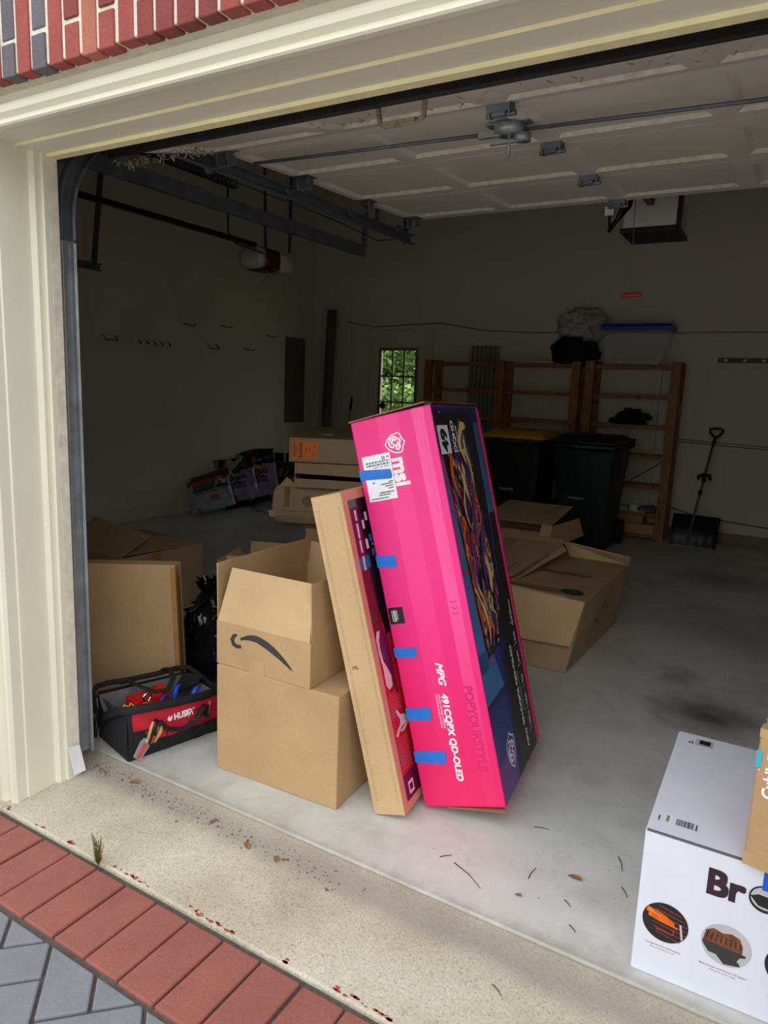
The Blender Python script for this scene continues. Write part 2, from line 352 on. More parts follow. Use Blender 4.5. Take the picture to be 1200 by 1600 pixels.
    def text(s, body, fr, x, y, size, mi=0, bold=0, shear=0, sx=1, align='LEFT', z=.0009, space=1, warp=None):
        cu = bpy.data.curves.new('txt', 'FONT'); cu.body = body; cu.size = size; cu.shear = shear
        cu.align_x = align; cu.space_character = space; cu.resolution_u = 3
        ob = bpy.data.objects.new('txt', cu); me = bpy.data.meshes.new_from_object(ob)
        fs = [tuple(p.vertices) for p in me.polygons]
        offs = [(0, 0)] if bold < .0005 else [(bold*i_, bold*j_) for i_ in (-1, 0, 1) for j_ in (-1, 0, 1)]
        for k, (ox, oy) in enumerate(offs):
            vs = []
            for q in me.vertices:
                a, b = x+q.co.x*sx+ox, y+q.co.y+oy
                vs.append(warp(a, b) if warp else fr.p(a, b, z+k*.00002))
            s.add(vs, fs, mi)
        bpy.data.objects.remove(ob); bpy.data.curves.remove(cu); bpy.data.meshes.remove(me)
        return s
    def build(s, name, mats, parent=None, bevel=0, seg=2, kind=None, label=None, cat=None, group=None, subsurf=0):
        me = bpy.data.meshes.new(name); off = parent_off(parent)
        me.from_pydata([q-off for q in s.v], [], s.f)
        mats = mats if isinstance(mats, (list, tuple)) else [mats]
        for mm in mats: me.materials.append(M[mm] if isinstance(mm, str) else mm)
        for p, i, sm in zip(me.polygons, s.mi, s.sm): p.material_index = i; p.use_smooth = sm
        me.validate(); me.update()
        bm = bmesh.new(); bm.from_mesh(me)
        if bevel or subsurf: bmesh.ops.remove_doubles(bm, verts=bm.verts, dist=1e-5)
        bm.to_mesh(me); bm.free()
        o = bpy.data.objects.new(name, me); C.objects.link(o)
        if parent is not None: o.parent = parent
        if bevel:
            md = o.modifiers.new('bevel', 'BEVEL'); md.width = bevel; md.segments = seg; md.limit_method = 'ANGLE'; md.angle_limit = radians(35)
        if subsurf:
            md = o.modifiers.new('sub', 'SUBSURF'); md.levels = subsurf; md.render_levels = subsurf
        if kind: o['kind'] = kind
        if label: o['label'] = label
        if cat: o['category'] = cat
        if group: o['group'] = group
        return o
def parent_off(p):
    o = V((0, 0, 0))
    while p is not None: o += p.location; p = p.parent
    return o
def thing(name, label, cat, loc, group=None):
    o = bpy.data.objects.new(name, None); C.objects.link(o); o.location = loc; o.empty_display_size = .1
    o['label'] = label; o['category'] = cat
    if group: o['group'] = group
    return o
def struct(mb, name, mats, **k): return mb.build(name, mats, kind='structure', **k)
def copy_thing(src, loc, label, group):
    r = src.copy(); C.objects.link(r); r.location = loc; r['label'] = label; r['group'] = group
    for ch in list(src.children):
        c_ = ch.copy(); C.objects.link(c_); c_.parent = r
    return r
# image-face frames: text X axis, text Y axis, outward normal
def face(o, X, Y):
    X, Y = V(X), V(Y); return Fr(o, X, Y, X.cross(Y).normalized())

# ------------------------------------------------------------ the setting
XL, XR, YB, ZC, OW, OH = -3.65, 3.3, 6.38, 4.1, 2.44, 2.134
b = MB(); b.box((XL-.1, .135, -.15), (XR+.1, YB+.1, 0)); struct(b, 'floor', 'slab', bevel=.007, seg=3)
b = MB(); b.hexa([V((x, y, z)) for x in (-4, 6) for y, zz in ((-.272, -.030), (.136, -.007)) for z in (-.2, zz)]); struct(b, 'apron', 'apron', bevel=.006)
b = MB(); b.box((-9, -2.6, -.3), (9, -.2, -.045)); struct(b, 'joint_bed', 'paver_joint')
b = MB(); b.box((-25, -30, -.3), (25, -2.6, -.036)); struct(b, 'driveway', plain('pale_driveway_concrete', (196, 192, 182), .9, var=.1))
b = MB()
for i in range(-14, 30):
    x0 = .078+.1308*i
    jx = rnd.uniform(-.002, .002)
    b.box((x0+.004+jx, -.534+rnd.uniform(-.003, .003), -.09), (x0+.1268+jx, -.290+rnd.uniform(-.002, .001), -.034+rnd.uniform(-.0015, .0015)))
struct(b, 'red_paver_border', 'paver_red', bevel=.005)
def clip(poly, ymax):
    out = []
    for i in range(len(poly)):
        p, q = poly[i], poly[(i+1) % len(poly)]
        if p[1] <= ymax: out.append(p)
        if (p[1] <= ymax) != (q[1] <= ymax):
            tt = (ymax-p[1])/(q[1]-p[1]); out.append((p[0]+tt*(q[0]-p[0]), ymax))
    return out
U = .1265; r2 = math.sqrt(.5); b = MB()
def st2xy(s_, t_): s_ = (s_+.41)*U; t_ = (t_+.41)*U; return ((s_+t_)*r2, (s_-t_)*r2)
for a_ in range(-22, 24):
    for ti in range(-6, 30):
        m_ = (a_+ti) % 4
        if m_ == 0: r_ = (a_, ti, a_+2, ti+1)
        elif m_ == 2: r_ = (a_, ti, a_+1, ti+2)
        else: continue
        g_ = .035
        pts = [(r_[0]+g_, r_[1]+g_), (r_[2]-g_, r_[1]+g_), (r_[2]-g_, r_[3]-g_), (r_[0]+g_, r_[3]-g_)]
        pl = clip([st2xy(*q) for q in pts], -.549)
        if len(pl) < 3: continue
        if max(q[1] for q in pl) < -2.6 or max(q[0] for q in pl) < -1.5 or min(q[0] for q in pl) > 3.6: continue
        ar = sum(pl[i][0]*pl[(i+1) % len(pl)][1]-pl[(i+1) % len(pl)][0]*pl[i][1] for i in range(len(pl)))
        if abs(ar) < .002: continue
        if ar < 0: pl = pl[::-1]
        b.prism(pl, W0, -.09, -.036+rnd.uniform(-.0015, .0015))
struct(b, 'grey_paver_driveway', 'paver_grey', bevel=.005)
# walls
b = MB(); b.box((XL-.15, -.1, -.1), (XL, YB+.15, ZC)); struct(b, 'wall_left', 'drywall')
b = MB(); b.box((XR, -.1, -.1), (XR+.15, YB+.15, ZC)); struct(b, 'wall_right', 'drywall')
b = MB(); b.box((XL-.15, -.33, ZC), (XR+.15, YB+.15, ZC+.15)); struct(b, 'ceiling', 'ceilingm')
DX0, DX1, DZ = -2.745, -1.925, 2.085   # back door slab
b = MB()
b.box((XL, YB, -.1), (DX0, YB+.15, ZC)); b.box((DX1, YB, -.1), (XR, YB+.15, ZC)); b.box((DX0, YB, DZ), (DX1, YB+.15, ZC)); b.box((DX0, YB, -.1), (DX1, YB+.15, .01))
struct(b, 'wall_back', 'drywall')
b = MB(); b.box((-2.2, YB-.03, 0), (XR, YB, .12)); struct(b, 'baseboard_back', plain('curb_concrete', (150, 136, 112), .9, var=.3, vs=12), bevel=.006)
b = MB(); b.box((XL, .3, .0), (XL+.014, YB-.05, .11)); b.box((XL, .3, .11), (XL+.022, YB-.05, .125)); struct(b, 'baseboard_left', 'drywall', bevel=.003)
# front wall: inner leaf and brick veneer
b = MB()
b.box((XL-.15, -.1, -.1), (-.06, 0, ZC)); b.box((OW+.06, -.1, -.1), (XR+.15, 0, ZC)); b.box((-.06, -.1, OH+.06), (OW+.06, 0, ZC))
struct(b, 'wall_front', 'drywall')
b = MB()
b.box((XL-2, -.334, -.1), (-.12, -.1, 4.4)); b.box((OW+.12, -.334, -.1), (XR+3, -.1, 4.4)); b.box((-.12, -.334, 2.212), (OW+.12, -.1, 4.4))
for i in range(-16, 34):
    x0 = i*.0632 + .012
    if x0 < -1 or x0 > 1.95: continue
    hs = [(2.206, 2.206+.2)] if i % 2 else [(2.206, 2.284)]
    z1 = hs[-1][1]
    while z1 < 2.7: hs.append((z1+.011, z1+.211)); z1 += .211
    for z0_, z1_ in hs:
        mi = rnd.choice([1, 1, 1, 1, 2, 3, 2])
        if i in (4, 6) and x0 < .5: mi = 4
        b.box((x0+.005+rnd.uniform(-.001, .001), -.338+rnd.uniform(-.002, .002), z0_+rnd.uniform(-.003, .002)), (x0+.0565, -.3, z1_), mi)
b.v = [q for q in b.v]
struct(b, 'brick_wall_front', ['mortar', 'brick_red', 'brick_dark', 'brick_orange', 'brick_blue'], bevel=.003)
# head trim: profile in (y, z)
prof = [(-.10, 2.215), (-.262, 2.215), (-.264, 2.186), (-.276, 2.183), (-.290, 2.176), (-.296, 2.165), (-.292, 2.154), (-.282, 2.148), (-.276, 2.146), (-.276, 2.139), (-.282, 2.136), (-.284, 2.130), (-.279, 2.126), (-.262, 2.126),
        (-.260, 2.150), (-.125, 2.150), (-.119, 2.144), (-.036, 2.143), (-.032, 2.134), (0.0, 2.134), (0.0, 2.23), (-.10, 2.23)]
fx = Fr((0, 0, 0), (0, 1, 0), (0, 0, 1), (1, 0, 0))
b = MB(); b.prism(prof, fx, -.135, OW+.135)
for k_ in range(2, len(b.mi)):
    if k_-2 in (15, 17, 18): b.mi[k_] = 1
struct(b, 'trim_1', ['white_trim', 'sheen_trim'])
# side casing: profile in (x, y), extruded up
prof = [(-.03, -.185), (-.034, -.19), (-.034, -.225), (-.041, -.236), (-.052, -.238), (-.058, -.230), (-.070, -.228), (-.078, -.242), (-.095, -.246), (-.118, -.244), (-.135, -.236), (-.135, -.05), (-.0, -.05), (-.0, -.034), (-.012, -.034), (-.012, -.072), (-.018, -.078), (-.030, -.082)]
b = MB(); b.prism(prof, W0, -.03, 2.15)
struct(b, 'trim_2', 'white_trim')
b = MB(); b.prism([(OW-p[0], p[1]) for p in prof][::-1], W0, -.03, 2.15); struct(b, 'trim_3', 'white_trim')
b = MB(); b.box((-.05, -.034, -.018), (0, .003, 2.136)); struct(b, 'trim_4', 'strip_trim', bevel=.003)
# paint scrap by the foot of the casing
b = MB(); b.panel([(.004, -.054, .118), (.006, -.004, .106), (.018, .010, .001), (.014, -.036, .001)], .0015); b.build('paper_scrap', 'label_white', label='small white paper scrap curled against the foot of the cream door casing', cat='paper')
# back door
b = MB()
for a0, a1 in (((DX0-.09, YB-.015, 0), (DX0-.005, YB, DZ+.09)), ((DX1+.005, YB-.015, 0), (DX1+.09, YB, DZ+.09)), ((DX0-.09, YB-.016, DZ+.005), (DX1+.09, YB, DZ+.09))): b.box(a0, a1)
struct(b, 'trim_5', 'drywall', bevel=.004)
gx0, gx1, gz0, gz1 = -2.585, -2.078, 1.0, 1.925
b = MB()
y0, y1 = YB+.02, YB+.06
b.box((DX0, y0, .01), (gx0, y1, DZ)); b.box((gx1, y0, .01), (DX1, y1, DZ)); b.box((gx0, y0, gz1), (gx1, y1, DZ)); b.box((gx0, y0, .01), (gx1, y1, gz0))
door = struct(b, 'door_1', 'drywall')
b = MB()
b.box((gx0-.03, y0-.012, gz0-.03), (gx0+.006, y0, gz1+.03)); b.box((gx1-.006, y0-.012, gz0-.03), (gx1+.03, y0, gz1+.03)); b.box((gx0, y0-.012, gz1-.006), (gx1, y0, gz1+.03)); b.box((gx0, y0-.012, gz0-.03), (gx1, y0, gz0+.006))
for i in (1, 2): xx = gx0+(gx1-gx0)*i/3; b.box((xx-.011, y0-.006, gz0), (xx+.011, y0+.02, gz1))
for i in (1, 2): zz = gz1-.325*i; b.box((gx0, y0-.006, zz-.011), (gx1, y0+.02, zz+.011))
b.build('window_frame', 'muntin', door, bevel=.003)
b = MB(); b.box((gx0, y0+.02, gz0), (gx1, y0+.024, gz1)); b.build('window_glass', 'glass', door)
b = MB(); f_ = face((0, y0-.03, 0), (1, 0, 0), (0, 0, 1)); b.prism([(-2.515+.045*cos(2*pi*i/8+.39), 1.225+.045*sin(2*pi*i/8+.39)) for i in range(8)], f_, 0, .02); b.build('door_alarm', 'black_plastic', door)

# ------------------------------------------------------------ back yard seen through the door glass
b = MB(); b.box((-14, YB+.15, -.4), (6, 26, -.1)); struct(b, 'lawn', 'lawn')
def leaves(name, cx, cy, rx, ry, z0, z1, n, mats, label, cat, seed):
    r_ = random.Random(seed); b = MB()
    for _ in range(n):
        a = r_.random()*2*pi; q = r_.random()**.4; z = z0+(z1-z0)*r_.random()
        p = V((cx+rx*q*cos(a), cy+ry*q*sin(a), z)); s_ = r_.uniform(.06, .14)
        d1 = V((r_.uniform(-1, 1), r_.uniform(-1, 1), r_.uniform(-.6, .6))).normalized(); d2 = d1.cross(V((r_.uniform(-1, 1), r_.uniform(-1, 1), 1))).normalized()
        b.add([p-d1*s_, p+d2*s_*.45, p+d1*s_, p-d2*s_*.45], [(0, 1, 2, 3)], r_.choice([0, 0, 1]))
    t_ = thing(name, label, cat, (cx, cy, -.1)); o = b.build('foliage', mats, t_); 
    b = MB()
    for k_ in range(7):
        a = r_.random()*2*pi; x_, y_ = cx+rx*.3*cos(a), cy+ry*.3*sin(a)
        b.tube([(x_, y_, -.12), (x_+r_.uniform(-.3, .3), y_, (z0+z1)*.3), (x_+r_.uniform(-.9, .9), y_-.2, z1*.75)], [.035, .025, .012], 6)
    b.build('branches', 'bark', t_)
leaves('leafy_tree', -7.6, 14.2, 1.8, 1.2, 1.15, 4.8, 14000, ['green_hedge', 'green_hedge_deep'], 'bright green leafy tree filling the upper panes of the back door', 'tree', 3)
leaves('leafy_shrub', -5.9, 12.2, 1.1, .7, .2, 1.5, 2200, ['green_hedge', 'green_hedge_deep'], 'thin twiggy shrub low behind the back door panes', 'shrub', 4)
leaves('tall_tree', -9.9, 17, 3.0, 1.8, .5, 6, 12000, ['green_hedge', 'green_hedge_deep'], 'far green tree behind the leafy tree in the door glass', 'tree', 5)
b = MB(); b.tube([(-6.6, 11.0, -.1), (-6.2, 11.0, .7), (-5.7, 11, 1.2), (-5.2, 11.0, 1.45)], [.05, .045, .035, .02], 8); b.build('bare_branch', 'bark', label='pale arching branch seen low in the back door glass', cat='branch')

# ------------------------------------------------------------ overhead door and its hardware
gd = thing('garage_door', 'white panelled overhead garage door rolled up under the ceiling', 'garage door', (1.22, .2, 2.2))
secs = [((.222, 2.217), (.745, 2.362)), ((.748, 2.364), (1.278, 2.397)), ((1.281, 2.397), (1.812, 2.416)), ((1.815, 2.416), (2.36, 2.443))]
for i, ((ya, za), (yb2, zb)) in enumerate(secs):
    Yd = V((0, yb2-ya, zb-za)); L = Yd.length; Yd.normalize(); N = V((0, -Yd.z, Yd.y))*-1   # N points down
    fr = Fr((0, ya, za), (1, 0, 0), Yd, N)
    b = MB(); b.box((0.012, 0, -.045), (OW-.012, L, -.012), 0, fr)     # backing skin
    cols = 4; cw = (OW-.024)/cols; ribw = .075
    b.box((.012, 0, -.012), (OW-.012, .075, .0), 0, fr); b.box((.012, L-.075, -.012), (OW-.012, L, 0), 0, fr)
    for cidx in range(cols+1):
        xc = .012+cw*cidx; b.box((max(.012, xc-ribw/2), .07, -.012), (min(OW-.012, xc+ribw/2), L-.07, .0), 0, fr)
        if cidx < cols:
            xa, xb = xc+ribw/2, xc+cw-ribw/2
            # recessed panel bevels
            e = .022
            b.quad([fr.p(xa, L-.075, 0), fr.p(xb, L-.075, 0), fr.p(xb-e, L-.075-e, -.0118), fr.p(xa+e, L-.075-e, -.0118)][::-1], 1)
            b.quad([fr.p(xa, .075, 0), fr.p(xb, .075, 0), fr.p(xb-e, .075+e, -.0118), fr.p(xa+e, .075+e, -.0118)], 0)
            b.quad([fr.p(xa, .075, 0), fr.p(xa+e, .075+e, -.0118), fr.p(xa+e, L-.075-e, -.0118), fr.p(xa, L-.075, 0)], 0)
            b.quad([fr.p(xb, .075, 0), fr.p(xb-e, .075+e, -.0118), fr.p(xb-e, L-.075-e, -.0118), fr.p(xb, L-.075, 0)], 0)
    sec_o = b.build('door_section', ['door_white', 'bevel_lit'], gd)
    # centre hinge and end brackets at the rear joint
    if i < 3 or True:
        b = MB(); hx = 1.22
        b.box((hx-.04, L-.05, 0), (hx+.04, L+.0, .022), 0, fr); b.box((hx-.028, L-.04, .02), (hx+.02, L-.008, .034), 0, fr); b.box((hx-.038, L-.045, 0), (hx-.030, L-.01, .04), 0, fr); b.box((hx+.030, L-.045, 0), (hx+.038, L-.01, .03), 0, fr)
        b.tube([fr.p(hx-.05, L-.02, .03), fr.p(hx+.05, L-.02, .03)], .009, 8); b.box((hx-.04, L-.035, .03), (hx+.01, L-.005, .036), 0, fr)
        b.build('hinge', 'galv_dark', gd, bevel=.001)
    for side in (0, 1):
        b = MB(); sgn = 1 if side == 0 else -1; xe = .012 if side == 0 else OW-.012
        yy = L-.03 if i < 3 else L-.06
        b.box((xe, yy-.05, 0), (xe+sgn*.09, yy+.03, .004), 0, fr); b.box((xe+sgn*.015, yy-.03, 0), (xe+sgn*.022, yy+.015, .06), 0, fr); b.box((xe+sgn*.07, yy-.03, 0), (xe+sgn*.076, yy+.015, .05), 0, fr)
        b.tube([fr.p(xe+sgn*.08, yy-.005, .05), fr.p(xe-sgn*.045, yy-.005, .05)], .005, 6)
        b.tube([fr.p(xe-sgn*.045, yy-.005, .05), fr.p(xe-sgn*.062, yy-.005, .05)], .02, 12)
        b.build('roller_bracket', 'galv_dark', gd, bevel=.001)
b = MB(); b.hexa([V((x, y, z)) for x in (.0, OW) for y, zz in ((.193, (2.203, 2.24)), (.226, (2.208, 2.25))) for z in zz]); b.tube([(.0, .207, 2.203), (OW, .207, 2.203)], .009, 8)
b.build('bottom_seal', 'black_rubber', gd)
b = MB()
for q in range(60):
    x_ = rnd.choice([rnd.uniform(.02, .45), rnd.uniform(.85, 1.1), rnd.uniform(1.2, 2.2)]); y_ = rnd.uniform(.2, .26)
    p = V((x_, y_, 2.187)); b.tube([p, p+V((rnd.uniform(-.02, .02), rnd.uniform(-.01, .01), rnd.uniform(-.012, 0)))], .0012, 4)
for q in range(90):
    p = V((rnd.uniform(.03, .42), rnd.uniform(.2, .27), 2.186)); b.tube([p, p+V((rnd.uniform(-.014, .014), rnd.uniform(-.01, .02), rnd.uniform(-.02, .004)))], rnd.uniform(.0008, .003), 4)
db = b.build('dust_clumps', 'dust', gd); db['kind'] = 'stuff'
fr0 = Fr((0, .222, 2.217), (1, 0, 0), V((0, .523, .145)).normalized(), V((0, .145, -.523)).normalized())
b = MB(); hx = 1.105
b.tube([fr0.p(hx-.075, .07, 0), fr0.p(hx-.07, .065, .045), fr0.p(hx-.05, .06, .055), fr0.p(hx+.05, .06, .055), fr0.p(hx+.07, .065, .045), fr0.p(hx+.075, .07, 0)], .008, 8); b.box((hx-.05, .045, .045), (hx+.05, .085, .056), 0, fr0)
b.build('lift_handle', 'dust', gd)
# lock with two long rods, on the second section
frL = Fr((0, .748, 2.364), (1, 0, 0), V((0, .53, .033)).normalized(), V((0, .033, -.53)).normalized())
lk = bpy.data.objects.new('door_lock', None); C.objects.link(lk); lk.parent = gd; lk.location = V((1.22, .9, 2.36))-gd.location; lk['label'] = 'metal turn lock with long rods'
b = MB(); lx, ly = 1.165, .20
b.box((lx-.08, ly-.03, 0), (lx+.08, ly+.03, .004), 0, frL)
cyl = lambda x, y, z0, z1, r, mb: mb.tube([frL.p(x, y, z0), frL.p(x, y, z1)], r, 18)
cyl(lx, ly, .004, .035, .055, b); cyl(lx+.045, ly+.01, .035, .06, .03, b)
b.build('lock_case', 'galv', lk)
b = MB(); b.tube([frL.p(lx, ly, .03), frL.p(lx, ly, .11)], .006, 8); b.box((lx-.07, ly-.008, .055), (lx+.05, ly+.008, .063), 0, frL); b.box((lx-.11, ly-.02, .02), (lx-.03, ly+.0, .04), 0, frL); b.build('turn_handle', 'galv', lk)
for a_, c_ in (((lx-.04, ly, .025), (.10, ly-.11, .03)), ((lx+.04, ly, .025), (OW-.05, ly+.09, .03))):
    b = MB(); b.tube([frL.p(*a_), frL.p(*c_)], .007, 8); b.build('lock_rod', 'galv_dark', lk)
# C-shaped track sweep; path in (y, z) at web plane x, opening towards s
def ctrack(b, xw, s, path, hw=.027, d=.034, mi=0):
    P = [V((xw, y, z)) for y, z in path]; n = len(P); L, R = [], []
    for i in range(n):
        t_ = (P[min(i+1, n-1)]-P[max(i-1, 0)]).normalized(); q = V((0, -t_.z, t_.y))*hw; L.append(P[i]+q); R.append(P[i]-q)
    X = V((s*d, 0, 0)); e = V((s*.0025, 0, 0))
    for A, Bq in ((L, R),):
        for i in range(n-1):
            b.add([L[i], L[i+1], R[i+1], R[i], L[i]+e, L[i+1]+e, R[i+1]+e, R[i]+e], [(0, 1, 2, 3), (7, 6, 5, 4)], mi, True)
    for E_, sg in ((L, 1), (R, -1)):
        for i in range(n-1):
            w_ = [(E_[j]-P[j]).normalized()*.0025*sg*1 for j in (i, i+1)]
            in_ = [P[j]+(E_[j]-P[j])*.9 for j in (i, i+1)]
            b.add([E_[i], E_[i+1], E_[i+1]+X, E_[i]+X, in_[0], in_[1], in_[1]+X, in_[0]+X], [(0, 1, 2, 3), (7, 6, 5, 4), (3, 2, 6, 7)], mi, True)
            # inner lip
            lip = [P[j]+(E_[j]-P[j])*.72 for j in (i, i+1)]
            b.add([in_[0]+X, in_[1]+X, lip[1]+X*.8, lip[0]+X*.8], [(0, 1, 2, 3)], mi, True)
def perf(b, p0, p1, w, nrm, mi=0):   # perforated angle: strip plus flange and dark holes
    p0, p1 = V(p0), V(p1); d = (p1-p0).normalized(); n = V(nrm); a = d.cross(n).normalized()
    b.panel([p0-a*w/2, p0+a*w/2, p1+a*w/2, p1-a*w/2], .003, mi)
    b.panel([p0-a*w/2, p1-a*w/2, p1-a*w/2-n*w*.8, p0-a*w/2-n*w*.8], .003, mi)
    L = (p1-p0).length; k = int(L/.035)
    for i in range(k):
        c_ = p0+d*(i+.5)*.035+n*.0012; b.quad([c_-a*w*.12-d*.006, c_+a*w*.12-d*.006, c_+a*w*.12+d*.006, c_-a*w*.12+d*.006], mi+1)
def arc(y0, z0, R, n=10): return [(y0+R-R*cos(pi/2*i/n), z0+R*sin(pi/2*i/n)) for i in range(n+1)]
for side, xw, s in ((0, -.064, 1), (1, OW+.064, -1)):
    tr = thing('door_track', ('galvanised curved door track beside the left casing' if side == 0 else 'galvanised curved door track at the far right of the doorway, out beyond the white box'), 'door track', (xw, .06, 0))
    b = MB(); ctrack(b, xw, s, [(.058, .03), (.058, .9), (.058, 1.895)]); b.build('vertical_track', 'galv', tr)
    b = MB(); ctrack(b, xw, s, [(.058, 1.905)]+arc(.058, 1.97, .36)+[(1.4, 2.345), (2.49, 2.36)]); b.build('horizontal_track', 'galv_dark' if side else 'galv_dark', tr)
    b = MB(); b.box((xw-.006 if s > 0 else xw, .02, 1.85), (xw+.0 if s > 0 else xw+.006, .10, 1.96)); b.tube([(xw+s*.003, .045, 1.93), (xw+s*.009, .045, 1.93)], .008, 8); b.tube([(xw+s*.003, .045, 1.87), (xw+s*.009, .045, 1.87)], .008, 8); b.build('joint_plate', 'galv', tr)
    b = MB(); perf(b, (xw-s*.01, 2.44, 2.33), (xw-s*.01, 2.44, ZC), .04, (0, -1, 0)); perf(b, (xw-s*.01, 2.1, 2.39), (xw-s*.01, 2.1, ZC), .03, (0, -1, 0)); b.build('hanger_angle', ['galv_dark', 'black_plastic'], tr)
# track of the neighbouring left bay, both rails
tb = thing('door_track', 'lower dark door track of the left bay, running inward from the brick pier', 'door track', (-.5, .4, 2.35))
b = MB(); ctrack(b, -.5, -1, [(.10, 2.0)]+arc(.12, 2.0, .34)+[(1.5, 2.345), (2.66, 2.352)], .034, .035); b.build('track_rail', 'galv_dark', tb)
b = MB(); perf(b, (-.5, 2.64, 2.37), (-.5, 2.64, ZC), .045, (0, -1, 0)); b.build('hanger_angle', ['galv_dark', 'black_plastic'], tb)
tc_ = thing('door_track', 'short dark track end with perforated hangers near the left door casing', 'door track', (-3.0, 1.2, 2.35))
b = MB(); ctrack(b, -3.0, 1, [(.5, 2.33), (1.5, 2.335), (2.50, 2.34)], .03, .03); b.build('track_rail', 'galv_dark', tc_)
b = MB(); perf(b, (-3.0, 2.44, 2.36), (-3.0, 2.66, ZC), .055, (.3, -1, 0)); b.build('hanger_angle', ['galv_dark', 'black_plastic'], tc_)
# extension spring and cable
b = MB(); pts = []
for i in range(0, 42*8):
    a = i/8*2*pi; yy = .40+.72*i/(42*8); pts.append((-.26+.030*cos(a), yy, 2.375+.030*sin(a)))
b.tube(pts, .0045, 4); b.build('extension_spring', 'black_metal', label='dark coiled extension spring beside the upper door track', cat='spring')
b = MB(); b.tube([(-.26, 1.12, 2.375), (-.18, 1.8, 2.35), (-.13, 2.2, 2.31), (-.09, 2.3, 2.33), (-.064, 2.32, 2.345)], .003, 5); b.build('lift_cable', 'cord_dark', label='thin dark cable sagging from the spring past the door tracks', cat='cable')
b = MB(); b.tube([(-1.0, 1.86, ZC), (-1.0, 1.86, 2.9), (-1.0, 1.87, 2.35), (-1.15, 2.1, 2.34), (-1.66, 2.98, 2.46)], .006, 6); b.build('opener_power_cord', 'cord_dark', label='black cord dropping from the ceiling to the left door opener', cat='cord')

# openers
op = thing('door_opener', 'white garage door opener with maroon panel hanging in the left bay', 'door opener', (-1.72, 3.1, 2.4))
oz = 2.50
b = MB(); b.hexa([V((x, y, z)) for x in (-1.80, -1.76) for y in (.35, 3.02) for z in (oz+.02-.0*y, oz+.055)]); b.build('rail', 'black_metal', op, bevel=.003)
b = MB()
def rr(cx, cz, hw, hh, y, n=20, e=4): 
    return [V((cx+hw*abs(cos(2*pi*i/n))**(2/e)*(1 if cos(2*pi*i/n) >= 0 else -1), y, cz+hh*abs(sin(2*pi*i/n))**(2/e)*(1 if sin(2*pi*i/n) >= 0 else -1))) for i in range(n)]
cx_ = -1.80; cz_ = oz-.06
b.rings([rr(cx_, cz_, .08, .05, 2.97), rr(cx_, cz_, .115, .082, 2.985), rr(cx_, cz_, .12, .085, 3.04)]); b.build('light_lens_front', 'lamp_lens', op)
b = MB(); b.rings([rr(cx_, cz_, .125, .09, 3.04), rr(cx_, cz_, .128, .092, 3.21)]); b.build('motor_cover', 'maroon', op)
b = MB(); b.rings([rr(cx_, cz_, .12, .085, 3.21), rr(cx_, cz_-.004, .12, .082, 3.36), rr(cx_, cz_-.01, .10, .06, 3.45), rr(cx_, cz_-.01, .05, .03, 3.47)]); b.build('light_lens_rear', 'lamp_lens', op)
b = MB(); f_ = face((cx_+.1285, 0, cz_), (0, 1, 0), (0, 0, 1)); b.text('LiftMaster', f_, 3.06, .015, .028, z=.001); b.build('maker_lettering', 'ink_grey', op)
b = MB(); perf(b, (cx_+.06, 3.1, oz+.03), (cx_+.02, 3.1, ZC), .03, (0, -1, 0)); perf(b, (cx_+.1, 3.36, oz+.03), (cx_+.12, 3.36, ZC), .035, (0, -1, 0)); b.build('hanger_strap', ['galv_dark', 'black_plastic'], op)
b = MB(); b.tube([(cx_+.03, 3.1, cz_-.08), (cx_+.05, 3.13, cz_-.13), (cx_+.02, 3.1, cz_-.2)], .002, 5); b.tube([(cx_+.13, 3.06, cz_-.09), (cx_+.13, 3.12, cz_-.12), (cx_+.13, 3.2, cz_-.09)], .003, 5); b.build('antenna_wire', 'cord_dark', op)

oc = thing('door_opener', 'grey garage door opener behind the raised panelled door', 'door opener', (1.22, 3.25, 2.42))
b = MB(); b.hexa([V((x, y, z)) for x in (1.06, 1.38) for y in (3.15, 3.5) for z in (2.475, 2.66)]); b.build('motor_housing', 'white_plastic', oc, bevel=.015)
b = MB(); b.box((1.05, 3.14, 2.45), (1.392, 3.51, 2.478)); b.box((1.375, 3.14, 2.45), (1.395, 3.22, 2.66))
for i in range(14): b.box((1.08+i*.018, 3.135, 2.458), (1.088+i*.018, 3.142, 2.47))
b.build('lower_trim', 'black_plastic', oc, bevel=.004)
b = MB(); b.box((1.20, .3, 2.60), (1.24, 3.15, 2.64)); b.build('rail', 'black_metal', oc)
b = MB(); b.tube([(1.24, 2.38, 2.43), (1.20, 2.42, 2.36), (1.16, 2.44, 2.315)], .008, 6, flat=(1, 2.0)); b.tube([(1.17, 2.36, 2.42), (1.165, 2.44, 2.33), (1.23, 2.55, 2.46), (1.24, 2.6, 2.6)], .009, 6, flat=(1, 1.6)); b.build('door_arm', 'black_metal', oc)
b = MB(); b.box((1.155, 2.345, 2.375), (1.20, 2.36, 2.42)); b.build('arm_bracket', 'white_plastic', oc, bevel=.002)
b = MB(); b.box((1.10, 3.2, 2.66), (1.12, 3.22, ZC)); b.box((1.33, 3.2, 2.66), (1.35, 3.22, ZC)); b.build('hanger_strap', 'galv_dark', oc)
b = MB(); b.tube([(1.30, 3.16, 2.46), (1.31, 3.16, 2.42), (1.34, 3.16, 2.40), (1.38, 3.17, 2.44)], .002, 5); b.build('antenna_wire', 'cord_dark', oc)
b = MB(); b.tube([(1.255, 2.55, 2.60), (1.27, 2.55, 2.2), (1.285, 2.55, 2.01)], .0022, 5); b.build('pull_rope', 'cord_grey', oc)
b = MB(); b.tube([(1.235, 2.55, 1.995), (1.245, 2.55, 2.0), (1.325, 2.55, 2.0), (1.335, 2.55, 1.995)], .012, 10); b.build('release_handle', 'red_handle', oc)

